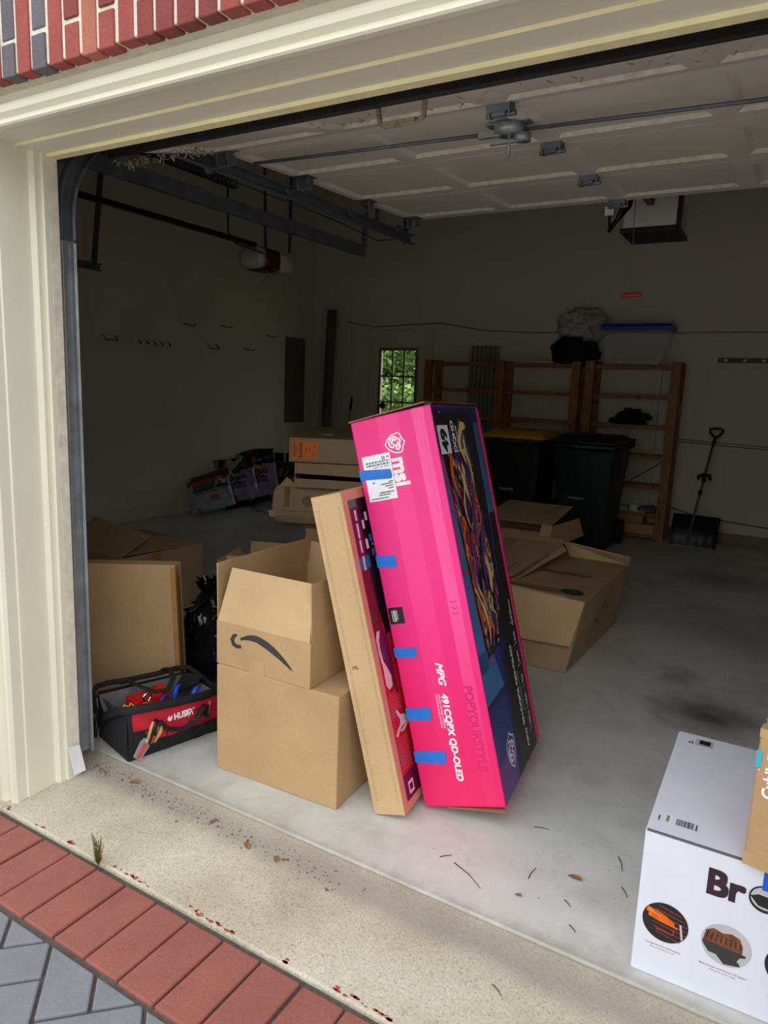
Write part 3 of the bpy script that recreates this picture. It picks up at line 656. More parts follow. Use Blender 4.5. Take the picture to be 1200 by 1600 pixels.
# ------------------------------------------------------------ left wall
b = MB(); b.box((XL, 5.775, .955), (XL+.02, 6.17, 2.045)); b.box((XL+.02, 5.79, .97), (XL+.024, 6.155, 2.03)); b.build('electrical_panel', 'grey_panel', bevel=.004, label='tall brown grey panel door set flat in the left wall', cat='panel')
def uhook(y0, y1, z):
    b = MB(); x = XL+.003
    b.tube([(x, y0, z+.05), (x+.05, y0, z+.02), (x+.05, y0, z), (x+.05, y1, z), (x+.05, y1, z+.02), (x, y1, z+.05)], .005, 6)
    return b
hl = [((3.0, 3.14, 1.80), 'U-shaped metal wall hook nearest the door track'), ((4.38, 4.52, 1.81), 'U-shaped metal wall hook to the right of the coat rail')]
for (a0, a1, z), l_ in hl: uhook(a0, a1, z).build('wall_hook', 'cord_dark', label=l_, cat='hook', group='hooks on the left wall')
for y_, z_, l_ in ((4.03, 2.03, 'single bent wall hook above the coat rail'), (4.6, 2.06, 'single wall hook high to the right of the coat rail'), (4.98, 1.83, 'single wall hook low left of the grey panel'), (5.40, 2.015, 'single wall hook closest to the grey panel')):
    b = MB(); x = XL+.003; b.tube([(x, y_, z_+.02), (x+.07, y_+.0, z_), (x+.10, y_+.06, z_-.005), (x+.10, y_+.09, z_+.02)], .005, 6); b.build('wall_hook', 'cord_dark', label=l_, cat='hook', group='hooks on the left wall')
cr = thing('coat_rail', 'pale coat rail with five small hooks on the left wall', 'coat rail', (XL, 3.6, 1.81))
b = MB(); b.box((XL, 3.34, 1.775), (XL+.018, 3.88, 1.845)); b.build('board', 'drywall', cr, bevel=.003)
for i in range(5):
    b = MB(); y_ = 3.42+.095*i; x = XL+.018; b.tube([(x, y_, 1.825), (x+.03, y_, 1.815), (x+.03, y_, 1.79), (x+.045, y_, 1.80)], .006, 6); b.build('rail_hook', 'cord_dark', cr)

# ------------------------------------------------------------ back wall things
wl = thing('wrapped_pole_bundle', 'tall dark bundle wrapped in clear film leaning in the back left corner', 'bundle', (-3.2, 6.15, 0))
b = MB(); b.hexa([V((-3.33+.0*k, 6.1, 0)) + V((i*.10+k*-.0, j*.10+k*.12, k*2.42)) for i in (0, 1) for j in (0, 1) for k in (0, 1)]); b.build('poles', plain('dark_brown_poles', (52, 44, 42), .6, var=.3, vs=8), wl, bevel=.01)
def rngs(cx, cy, z0, z1, r, seed, n=14, k=22, amp=.03, dx=0, dy=0):
    out = []
    for i in range(k):
        t_ = i/(k-1); z = z0+(z1-z0)*t_
        out.append([V((cx+dx*t_+cos(2*pi*j/n)*(r+amp*noise.noise(V((j*.8+seed, i*.7, seed)))), cy+dy*t_+sin(2*pi*j/n)*(r*.8+amp*noise.noise(V((j*.8, i*.7+seed, 3)))), z)) for j in range(n)])
    return out
b = MB(); b.rings(rngs(-3.26, 6.13, .02, 2.5, .12, 3, dy=.09), cap=False); b.build('film_wrap', 'film', wl)
b = MB(); b.tube([(-2.95, 6.1, .02), (-2.97, 6.3, 1.14)], .014, 10, 0); b.tube([(-2.97, 6.3, 1.14), (-2.972, 6.33, 1.31)], .016, 10, 1); b.build('yellow_broom_handle', ['yellow_tool', 'black_plastic'], label='yellow pole with black grip leaning beside the back door', cat='pole')
b = MB(); b.box((1.36, YB-.02, 1.83), (2.1, YB, 1.875)); 
for i in range(4): b.box((1.42+.17*i, YB-.04, 1.84), (1.45+.17*i, YB-.02, 1.865), 1)
b.build('magnetic_tool_strip', ['black_plastic', 'galv'], bevel=.003, label='black tool holder strip on the back wall at right', cat='tool holder')
b = MB(); b.box((1.0, YB-.02, 2.085), (1.44, YB, 2.12)); b.build('cable_cover', 'white_plastic', bevel=.003, label='white cable cover strip on the back wall above the shelves', cat='cable cover')
b = MB(); b.tube([(-3.1, YB-.01, 2.28), (-2.7, YB-.01, 2.21), (-2.1, YB-.01, 2.235), (-1.75, YB-.01, 2.25), (-1.2, YB-.01, 2.16), (-.6, YB-.01, 2.13), (0, YB-.01, 2.13), (.9, YB-.01, 2.12), (1.6, YB-.01, 2.125), (2.4, YB-.01, 2.12)], .006, 6); b.build('wall_cable', 'cord_grey', label='pale cable running along the back wall above the door and shelves', cat='cable')
b = MB(); b.tube([(1.06, YB-.035, .33), (1.3, YB-.035, .27), (1.7, YB-.035, .24), (2.3, YB-.035, .20)], .005, 6); b.build('low_wall_cable', 'cord_dark', label='dark cable low on the back wall behind the snow shovel', cat='cable')
b = MB(); b.tube([(1.06, YB-.008, 1.02), (1.7, YB-.008, 1.0), (2.6, YB-.008, .99)], .005, 6); b.tube([(1.06, YB-.008, 1.045), (1.7, YB-.008, 1.025), (2.6, YB-.008, 1.01)], .004, 6); b.build('twin_wall_cable', 'cord_grey', label='pair of pale wires at mid height on the back wall by the shovel', cat='cable')
# stored louvred board and a stored panel door behind the shelves
b = MB()
for i in range(7): b.box((-1.33+.055*i, YB-.055, .0), (-1.285+.055*i, YB-.032, 1.98))
b.build('slatted_board', plain('old_slats', (150, 144, 134), .8, var=.1), bevel=.003, label='tall slatted board standing against the wall behind the shelves', cat='board')
for x0, l_ in ((-.62, 'pale panelled door leaf leaning behind the left shelf unit'), (.30, 'pale panelled door leaf leaning behind the right shelf unit')):
    b = MB(); b.box((x0, YB-.05, .02), (x0+.55, YB-.012, 1.95))
    for z0, z1 in ((.2, .9), (1.05, 1.62)):
        for a0, a1 in ((x0+.08, x0+.25), (x0+.31, x0+.48)):
            b.box((a0, YB-.057, z0), (a1, YB-.05, z0+.012)); b.box((a0, YB-.057, z1-.012), (a1, YB-.05, z1)); b.box((a0, YB-.057, z0), (a0+.012, YB-.05, z1)); b.box((a1-.012, YB-.057, z0), (a1, YB-.05, z1))
    b.build('stored_door_leaf', 'drywall', label=l_, cat='door leaf')

# wooden shelf units
SY0, SY1 = 6.0, 6.31
def shelf_unit(name, label, frames, zs, ztop, brace):
    t_ = thing(name, label, 'shelf', (frames[0], SY0, 0))
    for fx_ in frames:
        for yy in (SY0, SY1-.04):
            b = MB(); b.box((fx_-.045, yy, 0), (fx_+.045, yy+.04, ztop))
            for k_ in range(12):
                zc = .12+k_*.145
                if yy == SY0: b.tube([(fx_-.02, yy-.0005, zc), (fx_-.02, yy+.002, zc)], .006, 8, 1)
            b.build('post', ['pine', 'black_plastic'], t_, bevel=.003)
        b = MB()
        for z in (zs[0]+.0, zs[3]-.03, ztop-.05): b.box((fx_-.02, SY0+.04, z), (fx_+.02, SY1-.04, z+.04))
        b.build('side_rail', 'pine', t_)
    for a0, a1 in zip(frames[:-1], frames[1:]):
        for z in zs:
            b = MB()
            b.box((a0+.02, SY0+.042, z-.026), (a1-.02, SY0+.06, z), 0); b.box((a0+.02, SY1-.065, z-.026), (a1-.02, SY1-.05, z), 0)
            for s_ in range(4): b.box((a0-.0+.02, SY0+.045+.055*s_, z), (a1-.02, SY0+.09+.055*s_, z+.012), 0)
            b.build('shelf_board', 'pine', t_)
        if brace:
            b = MB(); b.tube([(a0+.05, SY1-.045, .28), (a1-.05, SY1-.045, .82)], .005, 6); b.build('cross_brace', 'cord_dark', t_)
    return t_
zs = [.045, .27, .56, .865, 1.165, 1.465, 1.765]
shelf_unit('wooden_shelf_unit', 'double-bay pine shelf unit against the back wall, left of the other', [-1.70, -.80, .045], zs, 1.80, False)
shelf_unit('wooden_shelf_unit', 'single-bay pine shelf unit against the back wall behind the dark green bin', [.19, 1.035], zs, 1.815, True)
ZT = 1.777
# tote
tt = thing('storage_tote', 'clear plastic storage tote with blue lid on top of the right shelf unit', 'storage box', (.62, 6.13, ZT))
b = MB(); tr_ = lambda hx_, hy_, z: [V((.62+sx_*hx_, 6.14+sy_*hy_, z)) for sx_, sy_ in ((-1, -1), (1, -1), (1, 1), (-1, 1))]
b.rings([tr_(.27, .15, ZT+.003), tr_(.315, .17, ZT+.37)], cap=False, smooth=False); b.quad(tr_(.27, .15, ZT+.004)); b.build('tub', 'clear_plastic', tt)
b = MB(); b.rings([tr_(.33, .18, ZT+.345), tr_(.34, .185, ZT+.375), tr_(.335, .18, ZT+.40), tr_(.30, .15, ZT+.405)], smooth=False); b.build('lid', 'blue_lid', tt, bevel=.004)
b = MB(); b.box((.40, 6.05, ZT+.012), (.85, 6.2, ZT+.05)); b.build('grey_folded_sheet', 'tarp', bevel=.01, label='grey folded sheet lying inside the clear tote', cat='sheet')
# crumpled blobs
def blob(b, c, r, seed, amp=.25, n=28, m=18, sq=1, freq=2.2, flat=None, mi=0):
    c = V(c); rings = []
    for i in range(m+1):
        th = pi*i/m; ring = []
        for j in range(n):
            ph = 2*pi*j/n; d = V((sin(th)*cos(ph), sin(th)*sin(ph), cos(th)))
            k_ = 1+amp*noise.noise(d*freq+V((seed, seed*2, 0)))+amp*.5*noise.noise(d*freq*2.7+V((0, seed, 5)))+amp*.25*noise.noise(d*freq*6+V((3, seed, 5)))
            p = V((d.x*r[0], d.y*r[1], d.z*r[2]))*k_
            p = c+p
            if flat is not None and p.z < flat: p.z = flat
            ring.append(p)
        rings.append(ring)
    b.rings(rings, mi, cap=True)
b = MB(); blob(b, (-.02, 6.14, ZT+.13), (.25, .17, .16), 1, .35, flat=ZT+.002); b.build('black_cloth_bag', 'black_fabric', label='lumpy black bag on top of the shelf units left of the tote', cat='bag')
b = MB(); blob(b, (.03, 6.14, ZT+.40), (.23, .16, .16), 8, .6, freq=1.7, n=44, m=28); b.build('grey_tarp', 'tarp', label='crumpled pale grey tarp heaped on the black bag', cat='tarp')
b = MB(); b.box((-.55, 6.03, ZT+.003), (-.22, 6.2, ZT+.035)); b.build('white_board', 'white_plastic', bevel=.012, label='flat pale board on top of the left shelf unit', cat='board')
b = MB(); blob(b, (.62, 6.14, 1.177+.06), (.15, .09, .085), 12, .6, flat=1.179); b.build('dark_bundle', 'black_fabric', label='small dark bundle on a middle shelf of the right unit', cat='bundle')
b = MB(); b.box((.25, 6.02, .284), (.88, 6.2, .30)); b.box((.3, 6.04, .30), (.7, 6.2, .33)); b.build('stacked_papers', 'tarp', bevel=.004, label='grey papers on the second lowest right shelf', cat='papers')
b = MB(); b.box((.72, 6.02, .284), (.80, 6.05, .36)); b.build('white_tag', 'label_white', bevel=.003, label='small white packet standing on the second lowest right shelf', cat='packet')
b = MB(); blob(b, (.90, 6.12, .315), (.10, .07, .035), 16, .5, flat=.284); b.build('dark_rag', 'grey_fabric', label='crumpled grey rag at the end of the low right shelf', cat='rag')
b = MB(); b.box((.26, 6.03, .059), (.98, 6.24, .16)); b.build('shelf_carton', 'card_light', bevel=.004, label='long tan carton on the bottom right shelf', cat='carton')
b = MB(); b.box((.45, 6.05, .162), (.86, 6.24, .24)); b.build('shelf_carton', 'card_dark', bevel=.004, label='brown carton lying on the long tan carton of the bottom shelf', cat='carton')
for i, (x_, z_, cm) in enumerate(((-.05, .88, 'white_plastic'), (-.13, .575, 'tarp'), (-.01, .575, 'white_plastic'), (-.04, .285, 'blue_lid'))):
    b = MB(); b.rings([[V((x_+r_*cos(2*pi*j/12), 6.12+r_*sin(2*pi*j/12), z_+h_)) for j in range(12)] for r_, h_ in ((.05, .003), (.052, .14), (.03, .18), (.02, .2))]); b.build('bottle', cm, label=['white bottle on an upper shelf between the two bins', 'grey bottle on a middle shelf between the two bins', 'white bottle beside the grey bottle on a middle shelf', 'blue bottle on a low shelf between the two bins'][i], cat='bottle', group='bottles on the left shelf unit')

# snow shovel
sh = thing('snow_shovel', 'black snow shovel with D grip leaning on the back wall', 'shovel', (1.37, 6.1, 0))
pt = lambda t_: V((1.345+.075*t_, 6.03+.22*t_, .30+.72*t_))
b = MB(); b.tube([pt(-.35), pt(1.0)], .013, 10); b.build('shaft', 'galv_dark', sh)
b = MB(); q = pt(1.0); b.tube([q, q+V((.01, .03, .06))], .015, 8); hp = q+V((.01, .03, .06))
b.tube([hp, hp+V((-.055, .01, .055)), hp+V((-.055, .01, .085)), hp+V((-.02, .01, .098)), hp+V((.04, .01, .096)), hp+V((.06, .01, .08)), hp+V((.055, .01, .05)), hp], .013, 8); b.build('d_grip', 'black_plastic', sh)
b = MB(); q = pt(.52); b.tube([q+V((-.05, -.01, .0)), q+V((-.05, -.03, .03)), q+V((.0, -.04, .05)), q+V((.05, -.03, .045)), q+V((.06, -.01, .0))], .017, 8); b.tube([q-V((.0, .0, .03)), q+V((0, 0, .03))], .024, 8); b.tube([pt(.30), pt(.36)], .02, 8); b.build('mid_grip', 'black_plastic', sh)
b = MB(); n = 15; rings = []
for i in range(n):
    u = i/(n-1)*2-1; row = []
    for k_ in range(9):
        w_ = k_/8; rib = .004*cos(u*pi*5)
        x_ = 1.15+.0+(u+1)/2*.43+.0; z_ = .003+w_*.30; y_ = 5.985+.10*w_-.045*sin(w_*pi)*.6+.02*(1-u*u)+rib+ .04*w_*w_
        row.append(V((x_+w_*.005*u, y_, z_)))
    rings.append(row)
vs = [q for r_ in rings for q in r_]; fs = [(i*9+k_, i*9+k_+1, (i+1)*9+k_+1, (i+1)*9+k_) for i in range(n-1) for k_ in range(8)]
b.add(vs, fs, 0, True); b.add([q+V((0, .006, 0)) for q in vs], [f[::-1] for f in fs], 0, True); b.build('blade', 'black_plastic', sh)
b = MB(); b.tube([rings[i][0]+V((0, .003, 0)) for i in range(n)], .005, 6); b.build('wear_edge', 'galv', sh)

# wheeled bins
def wheelie(name, label, cx, yf, w, d, h, body, lidm, lab):
    t_ = thing(name, label, 'bin', (cx, yf+d/2, 0))
    def rg(w0, w1, d0, d1, z, r=.05):
        pts = []
        for (sx_, sy_) in ((-1, -1), (1, -1), (1, 1), (-1, 1)):
            cx0 = cx+sx_*(w0/2-r); cy0 = (yf+d0+r) if sy_ < 0 else (yf+d1-r)
            a0 = {(-1, -1): pi, (1, -1): 1.5*pi, (1, 1): 0, (-1, 1): .5*pi}[(sx_, sy_)]
            for k_ in range(5): a = a0+pi/2*k_/4; pts.append(V((cx0+r*cos(a), cy0+r*sin(a), z)))
        return pts
    b = MB()
    b.rings([rg(w*.76, 0, .10, d*.80, 0.0), rg(w*.78, 0, .095, d*.82, .05), rg(w*.86, 0, .06, d*.9, h*.52), rg(w*.885, 0, .055, d*.91, h*.56), rg(w*.95, 0, .02, d*.97, h*.86), rg(w*.955, 0, .018, d*.975, h*.88), rg(w, 0, .0, d, h*.885), rg(w, 0, 0, d, h*.93)])
    b.build('body', body, t_, bevel=.0)
    b = MB()   # moulded front: recessed frame and lower ribs
    b.box((cx-w*.27, yf+.035, h*.60), (cx-w*.25, yf+.06, h*.84)); b.box((cx+w*.15, yf+.035, h*.60), (cx+w*.17, yf+.06, h*.84)); b.box((cx-w*.27, yf+.03, h*.84), (cx+w*.17, yf+.06, h*.86))
    b.box((cx-w*.26, yf+.055, h*.42), (cx-w*.20, yf+.10, h*.53)); b.box((cx+w*.04, yf+.055, h*.42), (cx+w*.10, yf+.10, h*.53)); b.box((cx+w*.12, yf+.06, .03), (cx+w*.15, yf+.11, h*.42)); b.box((cx-w*.24, yf+.06, .03), (cx-w*.22, yf+.11, h*.42))
    b.build('front_moulding', body, t_, bevel=.008)
    b = MB(); b.tube([(cx-w*.20, yf+.055, h*.455), (cx+w*.04, yf+.055, h*.455)], .012, 8); b.build('lift_bar', 'galv', t_)
    b = MB(); b.rings([rg(w*1.03, 0, -.02, d*1.0, h*.925), rg(w*1.04, 0, -.025, d*1.0, h*.945), rg(w*.98, 0, .0, d*.97, h*.965), rg(w*.80, 0, .09, d*.88, h*.995), rg(w*.6, 0, .14, d*.8, h*1.0)]); b.build('lid', lidm, t_)
    b = MB(); b.tube([(cx-w*.5, yf+d*1.0, h*.9), (cx-w*.5, yf+d*1.1, h*.95), (cx+w*.5, yf+d*1.1, h*.95), (cx+w*.5, yf+d*1.0, h*.9)], .014, 8); b.build('handle', body, t_)
    for s_ in (-1, 1):
        b = MB(); x_ = cx+s_*w*.44; b.tube([(x_-.025, yf+d*.85, .13), (x_+.025, yf+d*.85, .13)], .128, 24); b.build('wheel', 'black_plastic', t_)
    b = MB(); f_ = face((cx, yf+.028, h*.895), (1, 0, 0), (0, 0, 1)); 
    f_ = face((cx, yf-.001, h*.895), (1, 0, 0), (0, 0, 1)); 
    for k_ in range(11): b.rect(f_, -.10+.018*k_, 0, -.10+.018*k_+(.014 if k_ % 3 else .008), .018 if k_ != 4 else .010)
    f2 = face((cx+w*.478, yf+d*.5, h*.75), (0, 1, .0), (.0, 0, 1)); f2.o += V((.012, 0, 0)); b.rect(f2, -.12, .03, .10, .075); b.rect(f2, -.12, -.03, .10, .015); b.rect(f2, -.12, -.10, .06, -.085)
    b.build('lettering', 'ink_grey', t_)
wheelie('wheeled_bin', 'dark green wheeled bin with black lid in front of the right shelf unit', .455, 5.02, .60, .72, 1.09, 'bin_green', 'bin_black', 'RECLAIM')
wheelie('wheeled_bin', 'black wheeled bin with yellow lid, behind the tall pink carton', -.28, 5.12, .62, .72, 1.09, 'bin_black', 'yellow', 'recycling')

# ------------------------------------------------------------ soil bags (pillow sheets, print assigned face by face)
def soil_bag(name, label, fr, w, h, th, zone, texts, mats, seed, deco=None):
    t_ = thing(name, label, 'bag of soil', fr.p(0, 0, 0)); NU, NV = 40, 56
    def surf(u, v_, side):   # u,v in 0..1
        a = (4*u*(1-u))**.45*(4*v_*(1-v_))**.35
        k_ = .02*noise.noise(V((u*5+seed, v_*6, seed)))+.008*noise.noise(V((u*16+seed, v_*15, seed)))
        pin = 1-.05*(4*v_*(1-v_))
        return fr.p((u-.5)*w*pin, v_*h*(.98+.02*sin(u*6+seed)), side*(th/2*a+(k_ if side > 0 else 0)*min(1, a*2)))
    b = MB()
    for side in (1, -1):
        n0 = len(b.v)
        for i in range(NU+1):
            for j in range(NV+1): b.v.append(surf(i/NU, j/NV, side))
        for i in range(NU):
            for j in range(NV):
                q_ = [n0+i*(NV+1)+j, n0+(i+1)*(NV+1)+j, n0+(i+1)*(NV+1)+j+1, n0+i*(NV+1)+j+1]
                b.f.append(q_ if side > 0 else q_[::-1]); b.sm.append(True)
                b.mi.append(zone((i+.5)/NU, (j+.5)/NV) if side > 0 else 0)
    b.build('bag_body', mats, t_, subsurf=0)
    b = MB(); 
    wp = lambda x, y: surf(x, y, 1)+fr.Z*.004
    for s_, x, y, sz, bo, mi in texts:
        b.text(s_, None, x, y, sz, mi, bold=bo, sx=1, warp=lambda a, c_: surf(min(.99, max(.01, a)), min(.99, max(.01, c_)), 1)+fr.Z*.005)
    b.build('print', ['ink_black', 'ink_white'], t_)
    if deco: deco(t_, surf)
    return t_
def tomato(t_, surf, u, v_, r, mat):
    b = MB(); c_ = surf(u, v_, 1); n_ = 10; 
    b.rings([[c_+frb.X*r*k_*cos(2*pi*j/16)+frb.Y*r*k_*sin(2*pi*j/16)+frb.Z*(.004+z_) for j in range(16)] for k_, z_ in ((1, 0), (.8, .004), (.4, .006))]); b.build('printed_fruit', mat, t_)
def zone_org(u, v_):
    if u < .13: return 0
    if v_ > .72+.10*abs(u-.5)*0: 
        e = (u-.3)**2/.012+(v_-.85)**2/.006
        return 3 if e < 1 or (u-.42)**2/.008+(v_-.80)**2/.004 < 1 or (u-.36)**2/.006+(v_-.93)**2/.003 < 1 else (2 if (u*7+v_*5) % 1 > .4 else 1)
    if (u-.55)**2/.012+(v_-.72)**2/.004 < 1: return 1
    if v_ < .12: return 1
    if (u-.32)**2/.016+(v_-.16)**2/.012 < 1: return 3
    if (u-.75)**2/.01+(v_-.08)**2/.004 < 1: return 3
    return 0
txt_org = [('Organic', .30, .53, .15, .004, 0), ('RAISED BED &', .30, .44, .07, .003, 0), ('GARDEN SOIL', .30, .37, .07, .003, 0)]
mo_ = ['lilac', 'bag_black', 'bag_darkgreen', 'bag_red']
def mkfr(o, az, tilt, roll=0):
    X = V((cos(radians(az)), sin(radians(az)), 0)); Nn = V((sin(radians(az)), -cos(radians(az)), 0)); Y = (V((0, 0, 1))*cos(radians(tilt))-Nn*sin(radians(tilt))).normalized()
    c_, s_ = cos(radians(roll)), sin(radians(roll)); X, Y = X*c_+Y*s_, Y*c_-X*s_
    return Fr(o, X, Y, X.cross(Y))
frb = mkfr((-3.25, 4.52, .04), 36, 16, 12)
soil_bag('raised_bed_soil_bag', 'lilac organic raised bed soil bag standing in the middle of the three', frb, .46, .60, .15, zone_org, txt_org, mo_, 2)
def deco_y(t_, surf):
    b = MB(); q = [surf(.16, .70, 1), surf(.62, .56, 1), surf(.62, .66, 1), surf(.16, .80, 1)]; b.quad([p_+frb.Z*.012 for p_ in q]); b.build('price_sticker', 'bag_yellow', t_)
frb = mkfr((-3.27, 4.92, .04), 36, 14, 11)
soil_bag('raised_bed_soil_bag', 'lilac organic soil bag with a yellow sticker, nearest the tall wall panel', frb, .46, .66, .15, zone_org, txt_org, mo_, 5, deco_y)
frk = mkfr((-3.16, 5.22, .03), 40, 10, 6)
soil_bag('dark_soil_bag', 'black soil bag edge showing behind the stickered lilac bag', frk, .42, .62, .14, lambda u, v_: 1, [], mo_, 7)
def zone_cond(u, v_):
    if u < .16: return 2 if (u-.09)**2/.004+(v_-.78)**2/.006 < 1 else 0
    if .80 > v_ > .68: return 1
    if .68 >= v_ > .56: return 3
    if .56 >= v_ > .50 or v_ >= .80: return 4
    if (u-.62)**2/.012+(v_-.26)**2/.006 < 1: return 1
    if (u-.22)**2/.006+(v_-.06)**2/.003 < 1: return 1
    return 0
frc = mkfr((-3.31, 4.14, .05), 30, 24, 18)
soil_bag('soil_conditioner_bag', 'pale blue soil conditioner bag slumped lowest at the left wall', frc, .50, .44, .18, zone_cond, [('SOIL CONDITIO', .20, .42, .10, .002, 0)], ['bag_blue', 'bag_orange', 'bag_orange', 'bag_teal', 'bag_brown'], 9)
b = MB(); 
NU = 18; pts = []
for i in range(NU+1):
    for j in range(NU+1):
        u, v_ = i/NU, j/NU
        p = V((-3.52+.34*u, 4.12+.36*v_, .36+.26*v_*u+.16*noise.noise(V((u*3, v_*3, 7)))-.14*(1-u)*(1-v_))); pts.append(p)
b.add(pts, [(i*(NU+1)+j, (i+1)*(NU+1)+j, (i+1)*(NU+1)+j+1, i*(NU+1)+j+1) for i in range(NU) for j in range(NU)], 0, True)
b.build('plastic_sheet', 'tarp', label='pale torn plastic sheet draped on the soil conditioner bag', cat='plastic sheet')
b = MB(); blob(b, (-2.93, 4.62, .06), (.26, .14, .07), 22, .6, freq=3, flat=.003); b.build('crumpled_film', 'film', label='crumpled clear film on the floor in front of the soil bags', cat='plastic film')

# ------------------------------------------------------------ cardboard helpers
def carton(name, label, fr, d, mat='card', tape=True, bevel=.004, top_tape='y', cat='box', extra=None, group=None, tapemat='tape'):
    t_ = thing(name, label, cat, fr.p(d[0]/2, d[1]/2, 0), group)
    b = MB(); b.box((0, 0, 0), d, 0, fr); b.build('body', mat, t_, bevel=bevel)
    if tape:
        b = MB(); e = .0008
        if top_tape == 'y':
            m_ = d[0]/2; b.box((m_-.025, -e, d[2]-.06), (m_+.025, d[1]+e, d[2]+e), 0, fr)
        else:
            m_ = d[1]/2; b.box((-e, m_-.025, d[2]-.06), (d[0]+e, m_+.025, d[2]+e), 0, fr)
        b.build('tape', tapemat, t_)
    return t_
TH = .005
def open_box(name, label, fr, d, flaps, mat='card', inner='card_light', cat='box', group=None):
    """four walls, bottom, and flaps: flaps = list of (side, length, angle_deg, inset0, inset1); angle 0 = straight up, + = outward"""
    t_ = thing(name, label, cat, fr.p(d[0]/2, d[1]/2, 0), group); X, Y, Z = d
    b = MB(); b.box((0, 0, 0), (X, TH, Z), 0, fr); b.box((0, Y-TH, 0), (X, Y, Z), 0, fr); b.box((0, TH, 0), (TH, Y-TH, Z), 0, fr); b.box((X-TH, TH, 0), (X, Y-TH, Z), 0, fr); b.box((TH, TH, 0), (X-TH, Y-TH, TH), 0, fr)
    b.build('body', mat, t_, bevel=.0015)
    for side, L, ang, i0, i1, s0, s1 in flaps:
        a = radians(ang); out = {'f': (0, -1), 'b': (0, 1), 'l': (-1, 0), 'r': (1, 0)}[side]
        dz, do = L*cos(a), L*sin(a)
        if side == 'f': e0, e1 = (0, 0), (X, 0)
        if side == 'b': e0, e1 = (X, Y), (0, Y)
        if side == 'l': e0, e1 = (0, Y), (0, 0)
        if side == 'r': e0, e1 = (X, 0), (X, Y)
        e0, e1 = V((*e0, 0)), V((*e1, 0)); dd = (e1-e0).normalized(); O = V((*out, 0))
        q0, q1 = e0+dd*i0, e1-dd*i1
        pts = [fr.p(q0.x, q0.y, Z), fr.p(q1.x, q1.y, Z)]
        r1 = q1+O*do-dd*s1; r0 = q0+O*do+dd*s0
        pts += [fr.p(r1.x, r1.y, Z+dz), fr.p(r0.x, r0.y, Z+dz)]
        b = MB(); b.panel(pts, TH*.8); b.build('flap', 'card_light' if side == 'f' else inner, t_, bevel=.001)
    return t_
# brown carton under the open one
fl = fr_rot((.4026, .2988, 0), 0, 0, 2.5)
carton('closed_carton', 'large plain brown carton on the slab under the open smile-printed box', fl, (.5347, .60, .4189), 'card', False, .005)
# open printed box on top
fa = fr_rot((.395, .308, .4195), 0, 0, .8); AX, AY, AZ = .425, .565, .166
az = open_box('open_carton', 'open brown carton with a curved black smile arrow, on the plain brown carton', fa, (AX, AY, AZ),
    [('f', .205, -6, .004, .004, .052, .004), ('l', .215, 1, .004, .004, 0, 0), ('b', .20, 6, .004, .004, 0, .0), ('r', .205, -2, .008, .008, .0, .0)], 'card', 'card')
b = MB(); ff = face(fa.p(0, 0, 0), fa.X, fa.Z)
sm = []; 
for i in range(25):
    t_ = i/24; sm.append((.115+.235*t_, .092+.040*(1-((t_-.30)/.70)**2 if t_ > .30 else 1-((.30-t_)/.30)**2*.42)-.000))
ws = [.005+.023*sin(pi*min(1, (i/24)*1.02))**.8 for i in range(25)]; ws[0] = .012; ws[-1] = .002
sm = [(a_+.0, b_-.042*(max(0, (i/24-.3))/.7)**1.2) for i, (a_, b_) in enumerate(sm)]
b.stroke(ff, sm, ws, 0, z=.0012)
b.stroke(ff, [(.098, .128), (.084, .122), (.076, .106), (.082, .090), (.098, .084), (.118, .088)], [.010, .015, .018, .018, .016, .012], 0, z=.0012)
b.build('smile_print', 'smile_ink', az)
b = MB(); b.box((.16, -.0012, -.012), (.225, -.0002, .05), 0, fa); b.build('tape', 'clear_tape', az)

# slim monitor carton leaning left
fs_ = fr_rot((1.0599, .3797, .002), .2261, -14.7074, 5.0895); SX, SYd, SZ = .1195, .40, 1.1137
sl = thing('slim_leaning_carton', 'slim tan carton with a dark red printed face, leaning beside the pink one', 'box', fs_.p(SX/2, SYd/2, 0))
b = MB(); b.box((0, 0, 0), (SX, SYd, SZ), 0, fs_); b.build('body', 'card_light', sl, bevel=.004)
b = MB(); b.box((SX*.02, -.0008, .0), (SX*.98, -.0002, SZ), 0, fs_)
b.build('front_tape', 'card_light', sl)
b = MB(); f_ = face(fs_.p(0, 0, 0), fs_.X, fs_.Z)
for xx in (.016, .098):
    for k_ in range(150): z_ = .05+k_*.0068; b.rect(f_, xx, z_, xx+.008+rnd.uniform(0, .003), z_+.0014, 0, z=.0012)
b.stroke(f_, [(.03, .52), (.045, .525), (.05, .515)], .012, 0, .0013)
b.build('tape_stitching', plain('tape_thread', (150, 124, 88), .6), sl)
sf = face(fs_.p(SX, 0, 0), fs_.Y, fs_.Z)
b = MB()
b.rect(sf, .001, .001, SYd-.001, SZ-.001, 0, z=.0005)                       # salmon border
b.rect(sf, .032, .03, SYd-.01, 1.082, 1, z=.0009)                            # plum
b.rect(sf, .085, .35, SYd-.01, 1.08, 2, z=.0012)                             # black
b.quad([sf.p(.032, .12, .0013), sf.p(.3, .12, .0013), sf.p(.3, .60, .0013), sf.p(.115, .60, .0013), sf.p(.075, .78, .0013), sf.p(.032, .72, .0013)], 3)
b.quad([sf.p(.032, .60, .0014), sf.p(.10, .60, .0014), sf.p(.085, .84, .0014), sf.p(.032, .84, .0014)], 4)
b.rect(sf, .033, 1.055, .085, 1.082, 5, z=.0015); b.rect(sf, .032, .842, .105, .885, 6, z=.0015); b.rect(sf, .036, .62, .075, .70, 4, z=.0016)
b.build('printed_face', ['salmon', 'plum', 'print_black', 'redprint', 'darkred', 'ink_grey', 'slate_ink'], sl)
b = MB()
